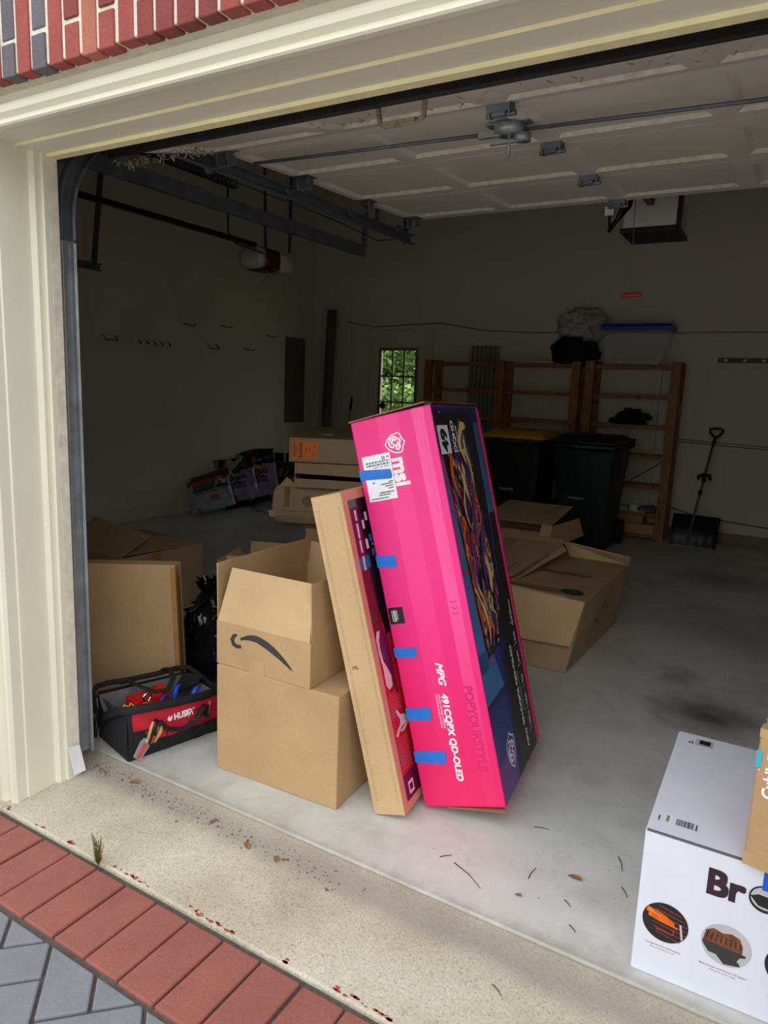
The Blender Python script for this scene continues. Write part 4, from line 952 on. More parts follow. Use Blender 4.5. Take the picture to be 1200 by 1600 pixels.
for z0, z1, y_ in ((1.045, 1.009, .0), (.999, .948, -.002), (.942, .899, -.003), (.887, .839, -.004)): b.rect(sf, .058+y_, z1, .072+y_, z0, 0, z=.002)
for z0, z1, y_, w_, mi in ((1.030, 1.0, .125, .018, 0), (1.005, .975, .098, .016, 0), (.995, .965, .125, .016, 2), (.965, .935, .106, .018, 2), (.95, .925, .13, .02, 1), (.94, .905, .098, .018, 0), (.90, .875, .13, .022, 1), (.92, .91, .14, .01, 0)): b.rect(sf, y_, z1, y_+w_, z0, mi, z=.002)
for k_, z_ in enumerate((1.015, .96, .91, .855)):
    f_ = face(sf.p(.068-.002*k_, z_, .0024), -sf.Y, sf.X); b.text(['HDR10', 'CURVED 1500R', 'FREESYNC', '165HZ 1MS'][k_], face(sf.p(.069-.002*k_, 0, 0), sf.Y, -sf.X) if 0 else f_, -.014, 0, .008, 3, z=.0003)
b.rect(sf, .058, .045, .098, .088, 0, z=.002)
b.build('printed_chips', ['chip_pink', 'chip_blue', 'print_black', 'plum'], sl)
b = MB()
def poly(fr_, pts, mi, z): b.quad([fr_.p(x_, y_, z) for x_, y_ in pts], mi)
poly(sf, [(.030, .60), (.045, .63), (.075, .632), (.10, .615), (.118, .60), (.12, .40), (.11, .38), (.10, .41), (.085, .42), (.075, .40), (.05, .43), (.045, .5)], 1, .0018)
poly(sf, [(.034, .60), (.048, .626), (.07, .625), (.058, .60), (.05, .57), (.056, .52), (.075, .49), (.09, .46), (.088, .425), (.06, .418), (.042, .44), (.045, .50), (.036, .55)], 0, .0022)
b.stroke(sf, [(.048, .60), (.055, .60), (.055, .588), (.048, .588)], .002, 1, .0026, True)
poly(sf, [(.07, .335), (.08, .342), (.10, .315), (.12, .31), (.14, .30), (.15, .27), (.13, .262), (.10, .255), (.075, .262), (.05, .25), (.042, .262), (.06, .275), (.085, .285), (.09, .30)], 0, .0022)
for k_ in range(4): b.stroke(sf, [(.05+.012*k_, .252+.004*k_), (.075+.012*k_, .27), (.1+.01*k_, .275)], .0016, 1, .0026)
for i in range(26):
    for j in range(9):
        z_ = .135+i*.0105; y_ = .04+j*.009+(i % 2)*.0045
        if z_ < .42 and (y_-.09)**2+(z_-.29)**2 > .002: b.rect(sf, y_, z_, y_+.0025, z_+.0028, 0, z=.0017)
b.build('printed_picture', ['pale_pink', 'plum'], sl)
b = MB(); b.rect(sf, .065, .055, .09, .078, 0, z=.0024); b.build('printed_icon', 'plum', sl)

# pink carton
fp = fr_rot((1.1921, .5004, .0127), -1.3733, -14.9369, 7.4287); PX, PY, PZ = .2948, .5488, 1.3653
pk = thing('pink_monitor_carton', 'tall hot pink monitor carton leaning left in the middle of the doorway', 'box', fp.p(PX/2, PY/2, 0))
off = fp.p(PX/2, PY/2, 0)
Mp = pinkmat('hot_pink_print', fp.X, None)
# shift so the band coordinate is measured from the left edge
for nd in Mp.node_tree.nodes:
    if nd.type == 'VECT_MATH':
        vm = Mp.node_tree.nodes.new('ShaderNodeMath'); vm.operation = 'ADD'; vm.inputs[1].default_value = PX/2
        lk_ = [l for l in Mp.node_tree.links if l.from_node == nd]
        for l in lk_: to = l.to_socket; Mp.node_tree.links.remove(l); Mp.node_tree.links.new(vm.outputs[0], to)
        Mp.node_tree.links.new(nd.outputs['Value'], vm.inputs[0]); break
M['pinkm'] = Mp
b = MB(); b.box((0, 0, 0), (PX, PY, PZ), 0, fp); b.build('body', 'pinkm', pk, bevel=.005)
b = MB()
b.panel([fp.p(-.004, -.006, PZ+.002), fp.p(PX*.95, -.012, PZ+.012), fp.p(PX, PY, PZ+.012), fp.p(0, PY, PZ+.004)], .004); b.build('end_flap', 'card_edge', pk); b = MB(); b.panel([fp.p(PX*.3, -.001, -.004), fp.p(PX*.3, PY*.2, -.002), fp.p(PX*.9, PY*.2, -.006), fp.p(PX*.98, -.005, -.014)], .004)
b.build('end_flap', 'card_edge', pk)
b = MB(); b.box((PX*.92, .01, PZ), (PX+.003, PY-.01, PZ+.006), 0, fp); b.build('end_edge', 'print_black', pk)
pf = face(fp.p(0, 0, 0), fp.X, fp.Z)               # front, x right, z up
td = face(fp.p(0, 0, 0), -fp.Z, fp.X)              # front, text runs downwards, glyph-up = +x
b = MB()
# dragon shield badge
def shield(b, T, k, w=.0042, mi=0):
    out = [(0, -1.0), (-.45, -.72), (-.80, -.25), (-.92, .35), (-.80, .62), (-.35, .75), (0, 1.0), (.35, .75), (.80, .62), (.92, .35), (.80, -.25), (.45, -.72)]
    f = lambda q: T(q[0]*k, q[1]*k)
    b.stroke(FF, [f(q) for q in out], w, mi, .0011, True)
    b.stroke(FF, [f(q) for q in [(-.55, .25), (-.62, -.1), (-.45, -.45), (-.1, -.6), (.25, -.5), (.35, -.25), (.1, -.1), (.2, .1), (.5, .05), (.62, .25), (.35, .45), (.05, .42), (-.1, .55), (-.4, .5), (-.3, .3), (-.55, .25)]], w*1.6, mi, .0012)
    b.stroke(FF, [f(q) for q in [(-.3, .15), (-.38, -.1), (-.2, -.3), (.05, -.28)]], w*1.8, mi, .0012)
    b.stroke(FF, [f(q) for q in [(-.15, .3), (.1, .22), (.35, .3)]], w, mi, .0012)
    for q in ((-.7, .0), (-.6, -.3), (-.35, -.62)): b.stroke(FF, [f(q), f((q[0]+.18, q[1]+.14))], w, mi, .0012)
FF = pf
shield(b, lambda x, y: (.149-y*1.0, 1.264+x*.0+(-x)*.9) if 0 else (.149+y, 1.264-x), .036)
b.build('dragon_badge', 'ink_white', pk); b = MB()
b.text('msi', td, -1.218, .128, .075, bold=.0028, sx=.95, z=.0011)
b.build('brand_lettering', 'ink_white', pk); b = MB()
b.text('MPG', td, -.512, .142, .036, bold=.001, shear=.35, sx=1.05, z=.0011)
b.text('491CQPX QD-OLED', td, -.402, .142, .032, bold=.0012, shear=.1, sx=1.07, z=.0011)
b.text('CURVED GAMING MONITOR', td, -.402, .130, .0085, sx=1.1, z=.0011); b.text('MONITEUR DE JEU INCURVE', td, -.402, .120, .0085, sx=1.1, z=.0011)
b.build('lettering', 'ink_white', pk)
b = MB(); 
for q in range(3): b.stroke(pf, [(.236, .715-.02*q), (.248, .708-.02*q), (.258, .715-.02*q)], .003, 1, .001)
b.text('POPYOURSTYLE', td, -.425, .226, .042, 1, bold=.001, sx=.98, z=.0008)
for i_, ch in enumerate('DETOURD'):
    pass
for z0, z1, x0, x1 in ((1.345, 1.29, .20, .268), (1.28, 1.21, .205, .268), (1.20, 1.14, .20, .266), (1.13, 1.06, .205, .266), (1.05, .97, .203, .266), (.96, .89, .2, .266), (.88, .80, .2, .262)):
    b.stroke(pf, [(x0, z0), (x1, z0), (x1, z1), (x0, z1)], .0016, 0, .0009, True); b.stroke(pf, [(x0+.012, z0-.012), (x1-.012, z0-.012), (x1-.012, z1+.012)], .0014, 0, .0009)
b.build('tonal_print', ['pink_ghost', 'pink_ghost_low'], pk)
b = MB(); b.rect(pf, .006, .656, .061, .714, 0, z=.0010); 
b.build('black_sticker', 'print_black', pk)
b = MB()
for k_ in range(2): b.text(['GAMING', 'FREEDOM'][k_], td, -.704, .030-.008*k_+.004, .0085, bold=.0003, z=.0014)
for k_ in range(3): b.rect(pf, .018+.006*k_, .664, .020+.006*k_, .704, 0, z=.0013)
b.build('sticker_lines', 'ink_white', pk)
b = MB(); b.rect(pf, .018, 1.084, .123, 1.240, 0, z=.0010); sb = b.build('shipping_label', 'label_white', pk)
b = MB()
tl = face(fp.p(0, 0, 0), -fp.X, -fp.Z)   # upside-down print
for k_ in range(2):
    x_ = .03
    while x_ < .115: w_ = rnd.uniform(.004, .012); b.rect(pf, x_, 1.203+.009*k_, min(x_+w_, .117), 1.2085+.009*k_, 0, z=.0014); x_ += w_+.003
for x0, x1, z_ in ((.09, .103, 1.226), (.108, .119, 1.226), (.09, .103, 1.22), (.07, .115, 1.136), (.085, .115, 1.128), (.095, .115, 1.120), (.1, .117, 1.142), (.055, .1, 1.100), (.06, .115, 1.108), (.025, .09, 1.09), (.04, .05, 1.145)): b.rect(pf, x0, z_, x1, z_+.0035, 0, z=.0014)
b.text('MPG 491CQPX', tl, -.112, -1.2, .009, 0, z=.0014); b.text('QD-OLED', tl, -.1, -1.112, .008, 0, z=.0014)
b.build('label_print', 'ink_grey', sb)
tapes = [([(-.001, 1.163), (.113, 1.152), (.118, 1.160), (.116, 1.184), (-.001, 1.198)], 'upper'), ([(-.001, .860), (.070, .852), (.073, .894), (-.001, .900)], ''), ([(-.001, .538), (.078, .534), (.084, .568), (-.001, .573)], ''), ([(-.001, .314), (.089, .312), (.087, .325), (.093, .332), (.092, .352), (.084, .357), (-.001, .356)], ''), ([(-.001, .161), (.116, .156), (.111, .17), (.119, .185), (.117, .197), (.098, .202), (-.001, .202)], '')]
for pts, _ in tapes:
    b = MB(); b.panel([pf.p(x_, z_, .0022) for x_, z_ in pts], .0008); 
    z0 = min(p_[1] for p_ in pts); z1 = max(p_[1] for p_ in pts)
    b.panel([fp.p(-.0015, 0, z0+.004), fp.p(-.0015, -.0015, z0+.004), fp.p(-.0015, -.0015, z1-.002), fp.p(-.0015, 0, z1-.002)], .001)
    b.panel([fp.p(-.001, .0, z0+.004), fp.p(-.001, 0, z1-.002), fp.p(-.001, .10, z1-.002), fp.p(-.001, .10, z0+.004)], .0006)
    b.build('blue_tape_strip', 'blue_tape', pk)
# side artwork: axes y' (to the back) and z'
af = face(fp.p(PX, 0, 0), fp.Y, fp.Z)
tu = face(fp.p(PX, 0, 0), fp.Z, -fp.Y)             # text runs upward, glyph-up = towards the front
b = MB()
b.rect(af, .004, .004, PY-.03, PZ-.004, 0, z=.0005)      # blue base
poly2 = lambda pts, mi, z: b.quad([af.p(x_, y_, z) for x_, y_ in pts], mi)
poly2([(.004, 1.30), (.5, 1.30), (.5, 1.355), (.004, 1.355)], 2, .0007)
poly2([(.005, .45), (.10, .45), (.06, 1.1), (.005, 1.2)], 1, .0008)
poly2([(.005, .34), (.23, .34), (.16, .50), (.005, .52)], 1, .0008)
poly2([(.005, .325), (.26, .325), (.26, .345), (.005, .345)], 2, .0011)
poly2([(.22, .10), (.26, .10), (.30, .50), (.26, .50)], 2, .0011)
poly2([(.005, .005), (.20, .005), (.22, .15), (.005, .13)], 4, .0009)
poly2([(.42, .70), (.51, .70), (.51, 1.30), (.45, 1.30)], 1, .0008)
poly2([(.27, .005), (.515, .005), (.515, .70), (.36, .70), (.30, .40)], 3, .0013)     # black band low
poly2([(.235, .005), (.28, .005), (.31, .42), (.29, .42)], 3, .00125)
poly2([(.40, .60), (.515, .60), (.515, .95), (.44, .95)], 3, .00126)
# magenta brackets
for pts in ([(.02, 1.20), (.05, .98)], [(.03, 1.3), (.08, 1.34)], [(.05, 1.33), (.02, 1.26)], [(.015, .80), (.06, .80)], [(.018, .75), (.07, .75), (.09, .52)], [(.012, .98), (.03, .85)], [(.10, .50), (.145, .45)]): b.stroke(af, pts, .014 if len(pts) == 2 else .006, 5, .0015)
b.build('printed_side', ['deep_blue', 'sky_blue', 'navy', 'print_black', 'violet', 'pink_ink'], pk)
b = MB(); b.quad([af.p(x_, z_, .0018) for x_, z_ in ((.075, 1.335), (.02, 1.335-.0), (.02, 1.22), (.045, 1.10), (.07, .80), (.085, .62), (.105, .478), (.29, .49), (.37, .64), (.40, .76), (.435, 1.0), (.43, 1.30), (.35, 1.338))][::-1], 0); b.build('screen_backdrop', 'print_black', pk)
b = MB(); b.quad([af.p(x_, z_, .0022) for x_, z_ in ((.13, 1.18), (.06, 1.13), (.055, .98), (.08, .80), (.10, .62), (.115, .49), (.285, .497), (.36, .65), (.36, .80), (.33, 1.0), (.33, 1.2), (.28, 1.32), (.24, 1.30), (.25, 1.18), (.2, 1.16))][::-1], 0); b.build('screen_picture', 'swirl', pk)
# streamers over the picture
def curl(cx, cz, R, turns, a0, n=26):
    return [(cx+R*(1-.75*i/n)*cos(a0+turns*2*pi*i/n)*1.5, cz+R*(1-.75*i/n)*sin(a0+turns*2*pi*i/n)) for i in range(n+1)]
b = MB(); r_ = random.Random(11)
for i_ in range(34):
    z0 = .56+.70*(i_/34)+r_.uniform(-.02, .02); L_ = r_.uniform(.12, .28); c0 = (.07+.04*(1-(z0-.5)/.8), .34-.03*(z0-.5))
    y0 = r_.uniform(c0[0]+.02, c0[1]-.04); ph = r_.uniform(0, 6.28); am = r_.uniform(.02, .05); fq = r_.uniform(.5, 1.0); pts = []
    for k_ in range(22):
        t_ = k_/21; pts.append((y0+am*sin(ph+fq*6.28*t_)+(.03*t_ if i_ % 2 else -.03*t_), z0-L_/2+L_*t_))
    cR = r_.uniform(.008, .022); e_ = pts[-1]; sg = 1 if i_ % 2 else -1
    for k_ in range(1, 15): a_ = k_/14*4.6; rr_ = cR*(1-.6*k_/14); pts.append((e_[0]+sg*(cR-rr_*cos(a_))*1.5, e_[1]+rr_*sin(a_)))
    pts = [(min(c0[1]+.01, max(c0[0]-.005, p_[0])), max(.515, min(1.29, p_[1]))) for p_ in pts]; mw = r_.uniform(.012, .034)
    b.stroke(af, pts, [.0015+mw*sin(pi*(k_/len(pts))**.8) for k_ in range(len(pts))], r_.choice([0, 0, 1, 2, 2, 3, 3, 4, 5, 6]), .0027+.00003*i_)
b.build('printed_swirls', ['swirl_cream', 'rust_line', 'violet', 'sky_blue', 'glow_orange', 'swirl_magenta', 'print_black'], pk)
b = MB(); b.rect(af, .012, 1.197, .122, 1.294, 0, z=.0045); b.build('size_badge', 'label_white', pk)
b = MB(); b.text('49', tu, 1.205, -.095, .085, bold=.0035, sx=.9, z=.005); b.build('badge_number', 'ink_black', pk)
b = MB()
b.text('DQHD', tu, 1.197, -.185, .045, bold=.0015, sx=.82, z=.0045); b.text('5120x1440', tu, 1.197, -.215, .022, bold=.0006, sx=.95, z=.0045)
b.text('MPG', tu, .045, -.395, .032, bold=.0008, shear=.35, sx=1.1, z=.0045)
b.text('491CQPX QD-OLED', tu, .135, -.385, .034, bold=.0012, sx=1.02, z=.0045)
b.text('CURVED GAMING MONITOR', tu, .18, -.415, .012, z=.0045)
for k_, s_ in enumerate(('165Hz', 'HDR', '1ms', 'KVM', '0.03', '3 Yr')):
    z_ = .10+.085*k_; b.text(s_, tu, z_, -.470, .024, bold=.0006, sx=.9, z=.0045); b.rect(af, .432, z_-.012, .480, z_-.010, 0, z=.0045)
    b.text('GAMING', tu, z_, -.452, .009, z=.0045)
b.text('MPG SERIES', tu, .50, -.475, .02, bold=.0006, z=.0045)
b.text('MPG', tu, .82, -.20, .02, bold=.0004, shear=.3, z=.0045)
b.build('side_lettering', 'ink_white', pk); b = MB()
FF = af; shield(b, lambda x, y: (.172+x*.9, .126+y), .062, .0055)
b.build('side_badge', 'ink_white', pk)
b = MB(); b.text('MPG', tu, 1.22, -.50, .03, bold=.0006, shear=.3, z=.0045); b.build('side_wordmark', 'pink_ink', pk); b = MB()
b.box((PX-.004, PY-.016, .01), (PX+.002, PY+.001, PZ-.01), 0, fp)
for k_ in range(60): z_ = .02+k_*.0222; b.box((PX-.003, PY-.018, z_), (PX+.004, PY+.002, z_+.014), 0, fp)
b.build('side_edge_print', 'pink_ink', pk)

# ------------------------------------------------------------ right foreground
fw = fr_rot((1.955, .183, 0), 0, 0, .8); WX, WY, WZ = .52, .6143, .398
wb = thing('white_oven_carton', 'white appliance carton with dark lettering at the lower right corner', 'box', fw.p(WX/2, WY/2, 0))
b = MB(); b.box((0, 0, 0), (WX, WY, WZ), 0, fw); b.build('body', 'white_box', wb, bevel=.006, seg=3)
b = MB(); b.box((.004, -.0015, WZ-.004), (WX, .0025, WZ+.0012), 0, fw); b.build('top_seam', 'ink_grey', wb)
wf = face(fw.p(0, 0, 0), fw.X, fw.Z); wt = face(fw.p(0, 0, WZ), fw.X, fw.Y)
b = MB(); b.text('Br', wf, .148, .285, .092, bold=.0035, sx=.94, z=.001); b.text('ville', wf, .31, .285, .092, bold=.0035, sx=.92, z=.001); b.build('lettering', 'ink_purple', wb)
b = MB(); b.disc(wf, .275, .315, .035, .034, 0, 32, .0012); b.disc(wf, .275, .317, .031, .028, 1, 32, .0016); b.quad([wf.p(.243, .316, .002), wf.p(.262, .296, .002), wf.p(.30, .292, .002), wf.p(.30, .322, .002), wf.p(.26, .325, .002)], 0); b.build('printed_oven', ['ink_black', 'studio_grey'], wb)
b = MB(); cx, cz, R = .070, .162, .054; b.disc(wf, cx, cz, R, R*.98, 0, 40, .001)
for k_ in range(7): z_ = cz-.035+.012*k_; h_ = math.sqrt(max(0, R*R-(z_-cz)**2))*.95; b.stroke(wf, [(cx-h_+.02, z_+.006), (cx+h_, z_-.006)], .0016, 1, .0014)
b.stroke(wf, [(cx-.045, cz+.025), (cx-.02, cz+.018), (cx+.0, cz+.012), (cx+.022, cz+.004)], [.014, .018, .016, .006], 2, .0018); b.stroke(wf, [(cx-.04, cz+.012), (cx-.01, cz+.006), (cx+.03, cz-.004)], [.010, .012, .004], 2, .0019); b.stroke(wf, [(cx-.04, cz+.024), (cx-.01, cz+.014)], [.004, .003], 3, .0022)
b.stroke(wf, [(cx-.02, cz-.022), (cx+.02, cz-.026), (cx+.022, cz-.01)], .003, 1, .0018); b.stroke(wf, [(cx+.035, cz+.01), (cx+.042, cz-.03)], .005, 4, .0018)
b.build('grill_picture', ['ink_black', 'rust_line', 'glow_orange', 'glow_yellow', 'studio_grey'], wb)
b = MB(); cx, cz = .208, .162; b.disc(wf, cx, cz, R*1.02, R, 0, 40, .001)
meat = [(-.050, .0), (-.046, .025), (-.03, .036), (-.01, .030), (.01, .036), (.028, .030), (.036, .01), (.036, -.008), (-.01, -.006), (-.05, -.004)]
b.quad([wf.p(cx+x_, cz+y_, .0014) for x_, y_ in meat][::-1], 1)
b.quad([wf.p(cx+x_, cz+y_, .0018) for x_, y_ in ((-.052, -.002), (.044, -.008), (.044, -.014), (.032, -.018), (.026, -.032), (-.036, -.030), (-.05, -.012))][::-1], 2)
for k_ in range(8): b.stroke(wf, [(cx-.04+.01*k_, cz+.026-.001*k_), (cx-.045+.011*k_, cz+.002)], .0022, 3, .0017)
b.quad([wf.p(cx+x_, cz+y_, .0013) for x_, y_ in ((-.02, -.030), (.03, -.032), (.036, -.042), (.0, -.050))][::-1], 2)
b.build('roast_picture', ['studio_grey', 'meat', 'ink_darkgrey', 'ink_black'], wb)
b = MB(); b.disc(wf, .345, .162, R, R, 0, 40, .001); b.disc(wf, .345, .16, .03, .02, 1, 24, .0014); b.build('pan_picture', ['ink_black', 'studio_grey'], wb)
b = MB(); b.text('Countertop Oven & Rotisserie', wf, .07, .092, .0068, 0, align='CENTER'); b.text('Bake or broil with even heat', wf, .07, .084, .005, 0, align='CENTER'); b.text('Bake & Roast with Element IQ System', wf, .208, .092, .0068, 0, align='CENTER'); b.text('Even heat for perfect results', wf, .208, .084, .005, 0, align='CENTER'); b.build('captions', 'ink_red', wb)
b = MB()
b.box((.055, WY-.078, WZ), (.105, WY-.03, WZ+.0006), 0, fw)
b.build('corner_sticker', 'studio_grey', wb); b = MB(); b.rect(wt, .066, WY-.066, .097, WY-.036, 0, z=.0012); b.build('sticker_square', 'ink_black', wb)
b = MB(); b.rect(wt, .034, .05, .052, .095, 0, z=.0005)
b.build('barcode_label', 'label_white', wb); b = MB()
for k_ in range(12): z_ = .055+k_*.0028; b.rect(wt, .038, z_, .046, z_+rnd.uniform(.0008, .0018), 0, z=.001)
for k_ in range(22): x_ = .062+k_*.0019; b.rect(wt, x_, .055, x_+rnd.choice([.0006, .0012]), .085, 0, z=.001)
tv = face(fw.p(0, 0, WZ), fw.Y, -fw.X); 
for y_, x_, L_ in ((.055, -.112, .028), (.055, -.024, .022), (WY-.075, -.048, .018), (WY-.075, -.040, .014)):
    k_ = 0
    while k_*.004 < L_: b.rect(tv, y_+k_*.004, x_, y_+k_*.004+.0028, x_+.004, 0, z=.001); k_ += 1
b.build('barcode', 'ink_black', wb)
# brown box standing on it
fc = fr_rot((2.172, .165, WZ+.004), 0, 0, -9)
cb = thing('brown_exerciser_carton', 'brown carton with white lettering standing on the white appliance carton', 'box', fc.p(.15, .1, 0))
CZ = .335
b = MB(); b.box((0, 0, 0), (.30, .50, CZ), 0, fc); b.build('body', 'card', cb, bevel=.010, seg=3)
b = MB(); tu2 = face(fc.p(0, 0, 0), fc.Z, -fc.X)
b.text('Cubii', tu2, .175, -.043, .034, bold=.0012, z=.0012); b.text('GO', tu2, .262, -.040, .018, bold=.0006, z=.0012)
FF = face(fc.p(0, 0, 0), fc.X, fc.Z); 
b.stroke(FF, [(.022, .268), (.022, .292), (.028, .298), (.042, .298), (.048, .292), (.048, .262), (.042, .256), (.028, .256)], .0018, 0, .0012, True)
for k_ in range(3): b.disc(FF, .008+.0, .238+.007*k_, .0018, .0018, 0, 10, .0012)
b.build('lettering', 'ink_white', cb)
b = MB(); b.box((-.001, -.0015, .243), (.010, .04, .283), 0, fc); b.box((0, .055, CZ), (.30, .075, CZ+.0012), 0, fc); b.build('teal_tape', 'teal_tape', cb)
b = MB(); b.box((.0, -.001, 0), (.30, .0005, .035), 0, fc); b.box((0, -.001, CZ-.02), (.3, .03, CZ+.001), 0, fc); b.build('tape', 'clear_tape', cb)
b = MB(); b.rect(wf, .265, .338, .36, .387, 0, z=.0022); b.build('blue_tape_patch', 'blue_wrap', wb)

# ------------------------------------------------------------ middle-distance cartons
# big carton on the floor right of the pink one
bc = thing('crushed_brown_carton', 'long crushed brown carton with a green oval sticker right of the pink one', 'box', (1.1, 2.5, 0))
c8_ = [V(q) for q in ((.86, 1.985, 0), (.82, 2.13, .40), (.90, 3.10, 0), (.86, 3.12, .40), (1.247, 2.008, 0), (1.318, 2.02, .405), (1.276, 3.056, 0), (1.318, 3.03, .40))]
b = MB(); b.hexa(c8_); b.build('body', 'card_dark', bc, bevel=.008)
# front flap hanging over the front face, and back flap standing
Ft, Fr_, = V((.815, 2.10, .412)), V((1.318, 2.005, .41))
b = MB(); b.panel([V((.865, 1.975, .150)), V((1.275, 1.955, .172)), V((1.318, 2.0, .408)), V((.83, 2.05, .412))], .006); b.build('front_flap', 'card_light', bc, bevel=.0015)
b = MB(); b.panel([V((.95, 3.03, .395)), V((1.325, 3.03, .40)), V((1.31, 3.16, .425)), V((.90, 3.02, .50))], .005); b.build('back_flap', 'card_light', bc, bevel=.0015)
b = MB(); nrm = V((0, 0, 1)); tp = Fr((.85, 2.1, .4095), (1, -.1, 0), (.05, 1, -.005), (0, 0, 1))
b.quad([tp.p(x_, y_, .002) for x_, y_ in ((.0, .01), (.30, .02), (.30, .10), (.0, .06))], 0); b.quad([tp.p(x_, y_, .002) for x_, y_ in ((.02, .42), (.33, .46), (.33, .52), (.02, .47))], 0); b.build('tape', 'tape', bc)
b = MB(); b.disc(tp, .36, .08, .062, .055, 0, 28, .003); b.build('oval_sticker', 'green_sticker', bc)
b = MB(); b.stroke(tp, [(.335, .07), (.36, .09), (.385, .075)], .004, 0, .004); b.stroke(tp, [(.36, .09), (.362, .11)], .003, 0, .004)
for k_ in range(26): x_, y_ = .25+rnd.uniform(-.06, .06), .42+rnd.uniform(-.1, .1); b.stroke(tp, [(x_, y_), (x_+rnd.uniform(-.015, .015), y_+rnd.uniform(-.012, .012))], .004, 0, .003)
b.build('torn_paper_flecks', 'card_light', bc)
b = MB(); X_ = V((0, 1, 0)); rs = face(V((1.2475, 2.008, 0))+V((.003, 0, 0)), V((.03, 1.05, 0)).normalized(), V((.068, .0, .405)).normalized())
for q in ([(.32, .12), (.36, .18), (.42, .24)], [(.38, .20), (.34, .23)], [(.42, .12), (.46, .20)], [(.50, .16), (.56, .27), (.62, .20)], [(.54, .10), (.57, .12)], [(.66, .24), (.70, .31)], [(.30, .09), (.35, .10)], [(.62, .30), (.60, .22)], [(.44, .27), (.50, .29)]): b.stroke(rs, q, .011, 0, .003)
b.build('printed_marks', plain('faint_brown_print', (96, 74, 54), .7), bc)
b = MB(); b.box((1.0, 2.003, .0), (1.05, 2.012, .14)); b.build('side_tape', 'tape', bc)
# open low carton left of it, lid edge white
lb = thing('torn_open_carton', 'torn flat carton wedged between the pink carton and the crushed one', 'box', (.7, 2.6, 0))
b = MB(); b.hexa([V(q) for q in ((.40, 2.3, 0), (.42, 2.3, .46), (.40, 3.0, 0), (.42, 3.0, .46), (.79, 2.25, 0), (.79, 2.25, .46), (.80, 2.98, 0), (.80, 2.98, .47))]); b.build('body', 'card_dark', lb, bevel=.006)
b = MB(); b.panel([V((.70, 2.13, .405)), V((.85, 2.20, .43)), V((.93, 2.90, .50)), V((.62, 2.94, .50))], .006); b.build('top_flap', 'card_dark', lb, bevel=.0015)
b = MB(); b.panel([V((.80, 2.17, .385)), V((.86, 2.15, .40)), V((.97, 2.86, .475)), V((.93, 2.90, .495))], .006); b.build('torn_edge', 'card_light', lb, bevel=.002)
b = MB(); b.panel([V((.55, 2.93, .50)), V((.93, 2.90, .50)), V((.93, 2.96, .52)), V((.55, 3.0, .52))], .003); b.build('shiny_tape', 'clear_tape', lb)
# open carton with raised lid behind
rb = thing('propped_open_carton', 'brown carton with its lid propped up in front of the bins', 'box', (.6, 3.5, 0))
b = MB(); x0, x1, y0, y1 = .15, .72, 3.22, 3.78
b.box((x0, y0, 0), (x1, y0+.006, .40)); b.box((x0, y1-.006, 0), (x1, y1, .46)); b.box((x0, y0, 0), (x0+.006, y1, .42)); b.box((x1-.006, y0, 0), (x1, y1, .42)); b.box((x0, y0, 0), (x1, y1, .006)); b.build('body', 'card_dark', rb, bevel=.002)
b = MB(); b.panel([V((.19, 3.30, .535)), V((.735, 3.28, .545)), V((.72, 3.85, .605)), V((.20, 3.85, .60))], .006); b.build('lid', 'card_dark', rb, bevel=.002)
b = MB(); b.panel([V((.655, 3.21, .40)), V((.745, 3.20, .39)), V((.745, 3.27, .54)), V((.665, 3.27, .54))], .006); b.panel([V((.745, 3.2, .38)), V((.86, 3.7, .42)), V((.80, 3.74, .54)), V((.745, 3.27, .54))], .006); b.panel([V((.15, 3.22, .40)), V((.655, 3.21, .40)), V((.655, 3.35, .47)), V((.15, 3.35, .46))], .005); b.build('inner_flap', 'card', rb, bevel=.002)
# carton to the right of it at the back
b = MB(); b.box((.80, 3.42, 0), (.90, 3.74, .30)); sb2 = b.build('small_carton', 'card_dark', bevel=.004, label='small brown carton peeking out beside the propped open carton', cat='box')

# the rotated stack in the middle left
def sfr(dx, dy, z, rz=25): 
    base = V((-.44, 1.80, 0)); X = V((cos(radians(rz)), sin(radians(rz)), 0)); Y = V((-sin(radians(rz)), cos(radians(rz)), 0))
    return Fr(base+V((dx, dy, z)), X, Y, V((0, 0, 1)))
s4 = carton('stack_carton', 'plain brown carton at the bottom of the leaning stack', sfr(.08, .06, 0), (.50, .50, .590), 'card', False)
f3 = sfr(-.115, -.03, .592)
s3 = thing('wrapped_carton', 'dull tan rounded carton with a round stamp, third down in the stack', 'box', f3.p(.3, .25, 0))
b = MB(); X3, Y3, Z3 = .74, .62, .25
ring = lambda z, i_: [f3.p(x_, y_, z) for x_, y_ in ((i_, i_), (X3-i_, i_), (X3-i_, Y3-i_), (i_, Y3-i_))]
b.rings([ring(.0, .075), ring(.02, .03), ring(.07, .004), ring(.12, .0), ring(.20, .006), ring(.25, .022)], smooth=False); b.build('body', 'card_dull', s3, bevel=.012, seg=3)
b = MB(); g3 = face(f3.p(0, 0, 0), f3.X, f3.Z); cx, cz = .225, .165
b.stroke(g3, [(cx+.030*cos(2*pi*i/24), cz+.030*sin(2*pi*i/24)) for i in range(24)], .004, 0, .003, True)
for k_ in range(10): a = 2*pi*k_/10; b.stroke(g3, [(cx+.008*cos(a), cz+.008*sin(a)), (cx+.024*cos(a), cz+.024*sin(a))], .004, 0, .003)
b.text('F', g3, .30, .15, .03, bold=.001, z=.003); b.build('round_stamp', 'smile_ink', s3)
b = MB(); b.rect(g3, .06, .10, .62, .103, 0, z=.002); b.rect(g3, .08, .125, .11, .25, 0, z=.002); b.build('crease_lines', 'card_edge', s3)
